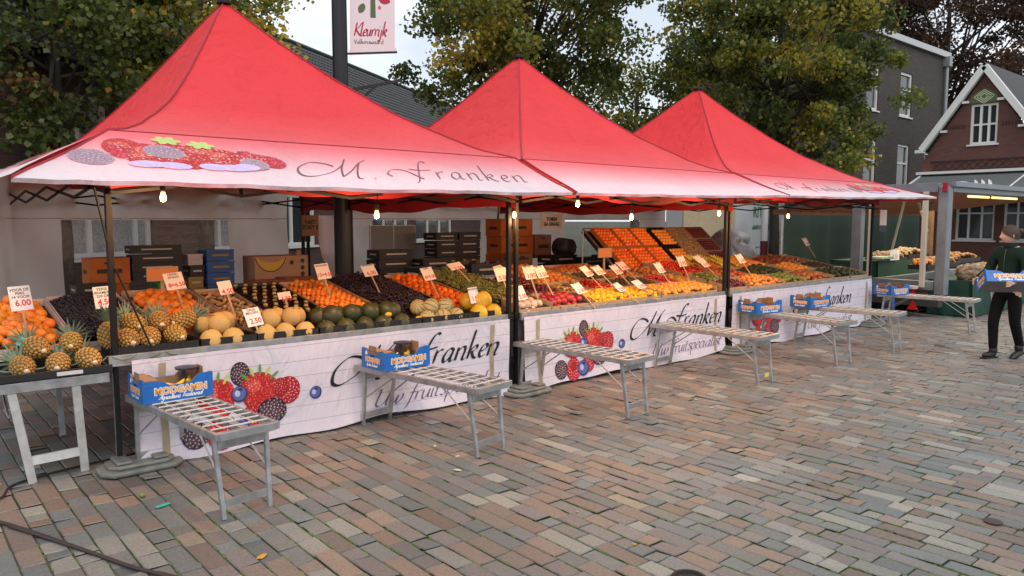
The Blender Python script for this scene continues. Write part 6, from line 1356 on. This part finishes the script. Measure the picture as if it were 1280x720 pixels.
E=empty('white_sign',(15.3,6.4,.9),0,'white price sign leaning on the display left of the trailer post','sign'); m=MB(); m.box((15.35,6.4,1.06),(.42,.01,.2)); m.build('sheet',CARDW,E); m=MB(); vs,fs=text_mb('2.50',.12,.001); m.add([(a+15.37,6.393,b+1.03) for a,b,_ in vs],fs); m.build('lettering',mat('grey_pen',(.4,.35,.35),.6),E)
m=MB(); m.box((14.95,6.5,1.02),(.5,.3,.05)); tag(m.build('green_packet',mat('green_packet',(.05,.3,.13),.5,color2=(.5,.55,.5),noise_scale=6),None,bevel=.01),'green and white packet on the left end of the trailer display','packet')
# small curved shop sign on the post of tent 3
E=empty('hanging_notice',(13.05,5.7,1.6),0,'pale notice with dark blue lower edge hanging at the last tent pole','notice'); m=MB(); m.bb(12.95,13.2,5.66,5.668,1.66,1.92); m.build('paper',CARDM,E); m=MB(); m.bb(12.93,13.2,5.66,5.668,1.55,1.655); m.build('blue_edge',NVC,E)
# dark green curtain
GC=mat('green_curtain',(.007,.022,.014),.85,noise_amt=.3,noise_scale=2,bump=.3,bump_scale=4)
m=MB(); m.grid(lambda u,v:(16.6+7.9*u,9.5+.07*math.sin(u*45)+.03*math.sin(u*23),.02+2.15*v),160,3); tag(m.build('green_curtain',GC,None,smooth=True,solid=.004),'dark green curtain closing the back of the neighbouring stall','curtain')
m=MB(); m.tube([(16.4,9.5,2.2),(24.6,9.5,2.2)],.025,8); m.tube([(16.5,9.5,0),(16.5,9.5,2.2)],.025,8); tag(m.build('curtain_rail',GRYM,None),'metal rail and post carrying the dark green curtain','rail')
# warning triangles, cable reel, folding chair, tub
for i,z in enumerate((.42,.2)):
    m=MB(); m.prism([(-.1,-.07),(.1,-.07),(0,.1)],(14.34,5.62,z),(0,-1,0),(0,0,1),(-1,0,0),.012); tag(m.build('red_reflector',mat('red_triangle',(.6,.02,.01),.25,emit=(.6,.02,.01),emit_s=.0),None),('upper' if i==0 else 'lower')+' red triangular reflector on the trailer end','reflector')
E=empty('cable_reel',(13.75,5.8,0),.3,'round blue cable reel standing under the farthest bench','cable reel'); m=MB(); 
for s in(-.07,.07): m.lathe([(.02,0),(.18,0),(.18,.02),(.02,.02)],24,(0,s,.18),0,Matrix.Rotation(PI/2,3,'X'))
m.build('reel_discs',BLC,E,local=True); m=MB(); m.lathe([(.11,-.055),(.11,.055)],18,(0,0,.18),0,Matrix.Rotation(PI/2,3,'X')); m.build('wound_cable',BLK,E,local=True)
E=empty('folding_trestle',(15.75,4.72,0),.1,'small grey folding trestle leaning beside the green cloth behind the person','trestle')
for s in(-.1,.1):
    m=MB(); m.bar((s,0,0),(s*.8,.1,.62),.025,.025,up=(0,1,0)); m.build('leg',GRYM,E,local=True)
m=MB(); m.bar((-.09,.03,.2),(.09,.03,.2),.02,.03); m.bar((-.085,.09,.55),(.085,.09,.55),.02,.04); m.build('crossbars',GRYM,E,local=True)
m=MB(); m.lathe([(.07,.0),(.09,.0),(.1,.05),(.0,.05)],14,(14.1,5.55,.53)); tag(m.build('round_tin',WTC,None),'small round pale tin on the farthest bench','tin')
# ---------------------------------------------------------------- van, beige door panel, bags
VW=mat('van_white',(.55,.57,.6),.3,coat=.3); VG=mat('van_green',(.02,.2,.09),.4)
E=empty('delivery_van',(18.9,12.6,0),0,'white delivery van with green stripe and green lettering behind the far tent','van')
m=MB(); prof=[(0,.35),(5.2,.35),(5.25,1.0),(4.6,1.25),(4.0,2.1),(3.6,2.35),(.1,2.45),(0,2.3)]
m.prism(prof,(17.2,11.6,0),(1,0,0),(0,0,1),(0,1,0),1.9); m.build('body',VW,E,bevel=.05)
m=MB(); m.bb(17.25,22.3,11.585,11.598,.62,.78); m.build('green_stripe',VG,E)
m=MB()
for x in (18.1,21.4): m.lathe([(.1,-.1),(.33,-.1),(.34,.08),(.1,.1)],20,(x,11.68,.34),0,Matrix.Rotation(PI/2,3,'X'))
m.build('wheel',BLK,E)
m=MB(); vs,fs=text_mb('RITS',.42,.005); m.add([(a*.8+18.95,11.59,b+1.95) for a,b,_ in vs],fs); pen(m,list('aardnande'),18.6,1.5,1.1,.22,lambda x,z,off:(x,11.59-off,z),nib=.06,thin=.06,off=.003); m.build('lettering',VG,E)
m=MB(); m.tube([(17.45,11.59,2.2),(18.9,11.59,2.25),(20.2,11.59,2.2),(20.4,11.59,1.6),(20.3,11.59,1.2),(19.9,11.59,1.05),(18.8,11.59,1.0)],.012,5); m.build('panel_line',mat('seam_grey',(.25,.26,.28),.5),E)
m=MB(); m.tube([(17.9,10.8,0),(17.9,10.8,2.4)],.09,12); o=m.build('striped_post',[mat('post_white',(.5,.5,.52),.5)],None); tag(o,'pale round post with dark red lower half in front of the van','post')
m=MB(); m.tube([(17.9,10.8,.0),(17.9,10.8,1.2)],.094,12); m.build('red_sleeve',mat('dark_red_sleeve',(.1,.012,.015),.5),o)
BE_=mat('beige_panel',(.40,.33,.22),.7,noise_amt=.1)
m=MB(); m.bb(13.9,14.9,10.4,10.44,.1,2.1); tag(m.build('beige_board',BE_,None),'upright beige board left of the third pole, behind the tilted rack','board')
m=MB(); m.prism([(0,0),(1.5,0),(1.5,1.9),(.25,1.9)],(15.2,10.9,.2),(1,0,0),(0,0,1),(0,1,0),.05); tag(m.build('beige_door',BE_,None,bevel=.01),'larger beige door panel between the third pole and the tilted rack','door panel')
m=MB(); m.bb(14.92,15.12,10.6,10.66,.1,2.1); tag(m.build('steel_strip',mat('blue_steel',(.35,.4,.46),.4,metal=.4),None),'bluish vertical metal strip between the two beige panels','strip')
GB=mat('grey_plastic_bag',(.28,.28,.29),.35,noise_amt=.3,noise_scale=6,bump=1,bump_scale=9,trans=.1)
for i,(x,y,z,r) in enumerate(((12.9,8.7,1.02,.33),(13.3,8.9,1.3,.36),(13.6,8.7,1.0,.38),(13.35,8.5,.8,.35),(13.9,9.0,1.35,.25),(13.0,8.6,.65,.35),(13.6,8.8,.55,.4))):
    m=MB(); m.ell((0,0,0),(r,r*.8,r*.8),22,16); m.v=[tuple(Vector(v)*(1+.3*noise.noise(Vector(v)*5+Vector((i,3,0)))+.12*noise.noise(Vector(v)*14))) for v in m.v]; m.v=[(p[0]+x,p[1]+y,p[2]+z) for p in m.v]; tag(m.build('plastic_bag',GB,None,smooth=True),'crumpled grey translucent plastic bag in the heap left of the third pole','plastic bag','crumpled plastic bags behind the far tent')
m=MB(); m.bb(12.6,14.2,8.3,9.2,.1,.5); tag(m.build('low_platform',BKC,None),'low dark platform under the heap of plastic bags','platform')
# ---------------------------------------------------------------- person with carton
def skin(name,chain,mt,parent,sub=2):
    """chain: list of (list of points, radii) sharing equal coordinates as joints"""
    idx={};V=[];R=[];Ed=[]
    for pts,rs in chain:
        prev=None
        for p,r in zip(pts,rs):
            key=tuple(round(c,4) for c in p)
            if key not in idx: idx[key]=len(V); V.append(p); R.append(r)
            if prev is not None and prev!=idx[key]: Ed.append((prev,idx[key]))
            prev=idx[key]
    me=bpy.data.meshes.new(name); me.from_pydata(V,Ed,[]); o=bpy.data.objects.new(name,me); COL.objects.link(o)
    md=o.modifiers.new('skin','SKIN'); md.use_smooth_shade=True
    for i,s in enumerate(me.skin_vertices[0].data): s.radius=R[i] if isinstance(R[i],tuple) else (R[i],R[i]); s.use_root=(i==0)
    sb=o.modifiers.new('sub','SUBSURF'); sb.levels=sub; sb.render_levels=sub
    dg=bpy.context.evaluated_depsgraph_get(); dg.update(); me2=bpy.data.meshes.new_from_object(o.evaluated_get(dg)); bpy.data.objects.remove(o)
    me2.materials.clear(); me2.materials.append(mt); me2.polygons.foreach_set('use_smooth',[True]*len(me2.polygons)); return me2
SK=mat('skin',(.62,.40,.31),.5,sss=.1); HR=mat('brown_hair',(.055,.027,.014),.55,noise_amt=.4,noise_scale=60,bump=.6,bump_scale=120); JK=mat('dark_green_jacket',(.010,.026,.018),.9,spec=.2,noise_amt=.2,noise_scale=8,bump=.4,bump_scale=12); TR=mat('black_trousers',(.005,.005,.006),.9,spec=.2,bump=.3,bump_scale=14); SH=mat('black_shoe',(.008,.008,.009),.4)
px,py=10.9,3.14
PE=empty('person',(px,py,0),math.atan2(.119,-.988)-PI/2-.14,'person with brown tied hair in dark green jacket and black trousers carrying a blue carton','person')
BASP=BAS[PE.name]
def addm(nm,me): o=bpy.data.objects.new(nm,me); COL.objects.link(o); o.parent=PE; return o
# local: +y forward, +x her right
hip=(0,0,.92); 
legs=[]
LHf=[(.085,.0,.86),(.09,.12,.48),(.085,.10,.09)]   # right leg, forward step
LHb=[(-.085,.0,.86),(-.09,-.02,.47),(-.085,-.18,.12)]
body=[([hip,(0,0,1.08),(0,.0,1.25),(0,-.01,1.36),(0,.0,1.43),(0,.02,1.47)],[(.13,.095),(.11,.085),(.135,.09),(.11,.08),(.052,.052),(.05,.05)]),
([hip]+LHf,[(.13,.095),.085,.055,.038]),([hip]+LHb,[(.13,.095),.085,.055,.038])]
arms={}
for s in(1,-1):
    sh=(s*.17,-.01,1.35); el=(s*.235,.03,1.10); wr=(s*.235,.26,1.0)
    arms[s]=(sh,el,wr)
    body.append(([(0,-.01,1.36),sh,el,wr,(s*.23,.31,.99)],[(.11,.08),.052,.04,.026,(.03,.02)]))
    for k in range(4):
        bx=s*.235; a=(s*.23,.31,.99); z0=.985-.014*k
        body.append(([a,(s*.228,.345,1.005-.018*k),(s*.215,.375,1.0-.018*k),(s*.195,.38,.995-.018*k)],[(.03,.02),.0095,.0085,.0075]))
    body.append(([a,(s*.205,.325,1.02),(s*.19,.35,1.03)],[(.03,.02),.011,.009]))
bme=skin('body',body,SK,PE)
hm=MB()
# head: sculpted ellipsoid, turned to her right
def head_pt(t,f):
    x=math.sin(f)*math.cos(t); y=math.sin(f)*math.sin(t); z=math.cos(f)
    X=.074*x; Y=.095*y; Z=.112*z
    if y>0:   # face side
        fr=max(0,y)
        Y-=.012*fr*(1-abs(z))*0
        nose=math.exp(-((x/.16)**2))*math.exp(-(((z+.18)/.2)**2))*fr; Y+=.026*nose
        nb=math.exp(-((x/.1)**2))*math.exp(-(((z-.08)/.22)**2))*fr; Y+=.008*nb
        for sx in(-1,1): Y-=.011*math.exp(-(((x-sx*.36)/.15)**2))*math.exp(-(((z-.08)/.12)**2))*fr
        Y+=.007*math.exp(-((x/.28)**2))*math.exp(-(((z+.5)/.07)**2))*fr; Y-=.006*math.exp(-((x/.3)**2))*math.exp(-(((z+.42)/.03)**2))*fr
        Y+=.010*math.exp(-((x/.3)**2))*math.exp(-(((z+.78)/.16)**2))*fr
    if z<-.2: X*=1-.32*(-.2-z); 
    if z<-.3 and y<0: Y*=1-.5*(-.3-z)
    return X,Y,Z
nu,nv=40,30; HV=[];HF=[]
hrot=Matrix.Translation((0,.03,1.565))@Matrix.Rotation(-.62,4,'Z')@Matrix.Rotation(-.12,4,'X')
for i in range(nv+1):
    for j in range(nu): HV.append(tuple(hrot@Vector(head_pt(2*PI*j/nu,max(.001,min(PI-.001,PI*i/nv))))))
for i in range(nv):
    for j in range(nu): HF.append((i*nu+j,(i+1)*nu+j,(i+1)*nu+(j+1)%nu,i*nu+(j+1)%nu))
hm.add(HV,HF,0); hm.M=hrot
for s in(-1,1):
    hm.ell((s*.074,-.008,-.01),(.011,.02,.032),10,8,0)
hm.M=Matrix.Identity(4)
bm=bmesh.new(); bm.from_mesh(bme); hme=hm.mesh('head',[SK],True); bm.from_mesh(hme); bm.to_mesh(bme); bm.free(); bme.polygons.foreach_set('use_smooth',[True]*len(bme.polygons)); body_o=addm('body',bme)
def hpart(nm,fill,mt,smooth=True):
    m=MB(); m.M=hrot; fill(m); o=m.build(nm,mt,PE,smooth=smooth,local=True); return o
for s in(-1,1):
    hpart('eye',lambda m:(m.ell((s*.029,.079,.011),(.012,.006,.007),10,8,0),m.ell((s*.029,.0835,.011),(.005,.003,.0055),8,6,1)),[mat('eye_white',(.7,.68,.65),.3),mat('eye_dark',(.03,.02,.015),.2)])
    hpart('eyebrow',lambda m:m.tube([(s*.014,.089,.03),(s*.03,.086,.034),(s*.046,.074,.029)],.0028,5),HR)
hpart('lips',lambda m:m.ell((0,.092,-.055),(.02,.007,.006),12,8),mat('lips',(.42,.14,.12),.45))
def hairf(m):
    V=[];F=[];n=36;k=20
    for i in range(k+1):
        for j in range(n):
            t=2*PI*j/n; back=.5-.5*math.sin(t)     # 1 at back, 0 at front
            fmax=1.0+1.2*back**.42; f=fmax*i/k+.001
            x,y,z=math.sin(f)*math.cos(t),math.sin(f)*math.sin(t),math.cos(f)
            g=.0035*math.sin(t*18+f*3); V.append(((.086+g)*x,(.107+g)*y-.006,(.126+g)*z+.0))
    for i in range(k):
        for j in range(n): F.append((i*n+j,(i+1)*n+j,(i+1)*n+(j+1)%n,i*n+(j+1)%n))
    m.add(V,F); m.ell((0,-.125,.03),(.035,.045,.035),14,10)
hpart('hair',hairf,HR)
jk=[([(0,0,.84),(0,0,.95),(0,0,1.1),(0,0,1.26),(0,-.01,1.36),(0,-.005,1.415)],[(.165,.125),(.165,.125),(.145,.115),(.165,.115),(.13,.1),(.085,.075)])]
for s in(1,-1):
    sh,el,wr=arms[s]; jk.append(([(0,-.01,1.36),sh,el,wr],[(.13,.1),.078,.062,.05]))
addm('jacket',skin('jacket',jk,JK,PE))
tr=[([(0,0,.93),(0,0,.86)],[(.145,.11),(.135,.11)])]
for L_ in (LHf,LHb): tr.append(([(0,0,.86)]+L_,[(.135,.11),.097,.068,.052]))
addm('trousers',skin('trousers',tr,TR,PE))
m=MB(); m.lathe([(.075,1.40),(.088,1.42),(.078,1.465),(.06,1.455),(.058,1.42)],20,(0,.0,0),sy=.9); m.build('collar',JK,PE,smooth=True,local=True)
m=MB(); m.tube([(0,.112,.9),(0,.112,1.1),(0,.12,1.25),(0,.09,1.39)],.004,5); m.build('zip',mat('zip_grey',(.1,.1,.1),.4,metal=.6),PE,local=True)
for (x,y,z,rx) in ((.085,.14,.05,0),(-.085,-.13,.07,-.45)):
    m=MB(); m.M=Matrix.Translation((x,y,z))@Matrix.Rotation(rx,4,'X')
    m.ell((0,.03,-.005),(.047,.135,.045),16,10); m.ell((0,-.045,.045),(.05,.055,.065),14,8); m.v=[(p[0],p[1],p[2]) for p in m.v]
    m.box((0,.03,-.04),(.085,.25,.022)); m.v=[(p[0],p[1],max(p[2],.001)) for p in m.v]; m.build('shoe',SH,PE,smooth=False,local=True,bevel=.006)
# her carton: same kind, tipped so that its base shows
cb=copy_tree(c0); tag(cb,'blue fruit carton carried by the person, its grey base visible','fruit carton'); 
if 'group' in cb: del cb['group']
fwd=BASP.to_3x3()@Vector((0,1,0)); rgt=BASP.to_3x3()@Vector((1,0,0))
pos=Vector((px,py,.93))+fwd*.33+rgt*.02
az=math.atan2(rgt.y,rgt.x)
cb.rotation_euler=(Matrix.Rotation(math.radians(-52),3,'Z')@Matrix.Rotation(-.5,3,'X')).to_euler(); cb.location=Vector((px,py,.93))+Vector((-.27,-.06,0)); cb.scale=(1.2,1.0,1.0)
m=MB(); m.bb(-.225,.225,-.16,.16,-.004,-.0005); m.build('base_sheet',mat('grey_base',(.2,.19,.2),.8,noise_amt=.2),cb,local=True)
# ---------------------------------------------------------------- litter and drains
def scrap(x,y,s,mt,label,name='scrap',cat='litter',flat=.003,grp=None):
    m=MB(); n=7; m.prism([(s*math.cos(2*PI*i/n)*random.uniform(.6,1.2),s*.55*math.sin(2*PI*i/n)*random.uniform(.6,1.2)) for i in range(n)],(x,y,.003),(math.cos(x*9),math.sin(x*9),.05),(-math.sin(x*9),math.cos(x*9),0),(0,0,1),flat); o=m.build(name,mt,None); fix_normals(o); tag(o,label,cat,grp); return o
YL=mat('yellow_leaf',(.6,.3,.04),.6,noise_amt=.3,noise_scale=30); PAPR=mat('pale_paper',(.6,.5,.35),.8)
scrap(1.45,3.72,.035,YL,'orange yellow leaf lying on the paving at the lower left','fallen_leaf','leaf')
m=MB(); m.box((1.27,4.8,.006),(.09,.03,.004),0,Matrix.Rotation(.3,3,'Z')); tag(m.build('paper_tag',MATS['turquoise_tag'],None),'turquoise label lying on the paving below the nearest bench','label')
m=MB(); m.ell((1.21,5.02,.022),(.02,.02,.018),10,8); tag(m.build('fallen_fruit',MATS['green_fruit_skin'],None,smooth=True),'small green fruit lying on the paving at the lower left','fruit')
for i,(x,y) in enumerate(((3.24,4.73),(3.22,4.41),(3.04,4.16),(3.71,4.82))): scrap(x,y,.03,PAPR,['nearest the banner','middle right','nearest the camera','rightmost'][i]+' of the four pale scraps beside the second bench')
for x,y in ((6.04,4.33),(5.9,4.05),(6.6,4.5),(11.2,4.1),(11.6,4.3),(8.4,3.5),(7.9,3.2),(13.3,4.5),(13.7,4.4),(10.1,3.0),(12.3,3.5)): scrap(x,y,.028,PAPR,'pale scrap lying on the open paving right of the benches',grp='pale scraps on the open paving')
for i in range(16): scrap(random.uniform(2,9),random.uniform(.8,4),.013,CARD if i%2 else YL,'tiny brownish crumb on the open paving',grp='crumbs on the paving')
scrap(.55,5.9,.03,YL,'yellow leaf under the small left table','fallen_leaf','leaf'); scrap(1.5,6.6,.03,YL,'brown leaf in the shade behind the left table legs','fallen_leaf','leaf')
m=MB(); m.lathe([(.075,.0),(.085,.012),(.07,.014),(.06,.006),(.0,.006)],24,(2.95,2.13,0)); tag(m.build('drain_cap',BLK,None,smooth=False),'round black drain cap at the bottom edge of the paving','drain cap')
m=MB(); m.lathe([(.045,.0),(.05,.008),(.03,.01),(.0,.008)],18,(4.87,1.41,0)); tag(m.build('drain_cap',mat('rusty_cap',(.05,.03,.025),.6),None),'small round cap in the paving at lower right','drain cap')
# people behind the counter are not visible; hooped cables by the banners
loop([(14.1,5.6,.02),(14.3,5.5,.12),(14.55,5.4,.13),(14.7,5.3,.02)],.008,'ground_cable','thin cable loop on the ground below the trailer chassis',BLK)
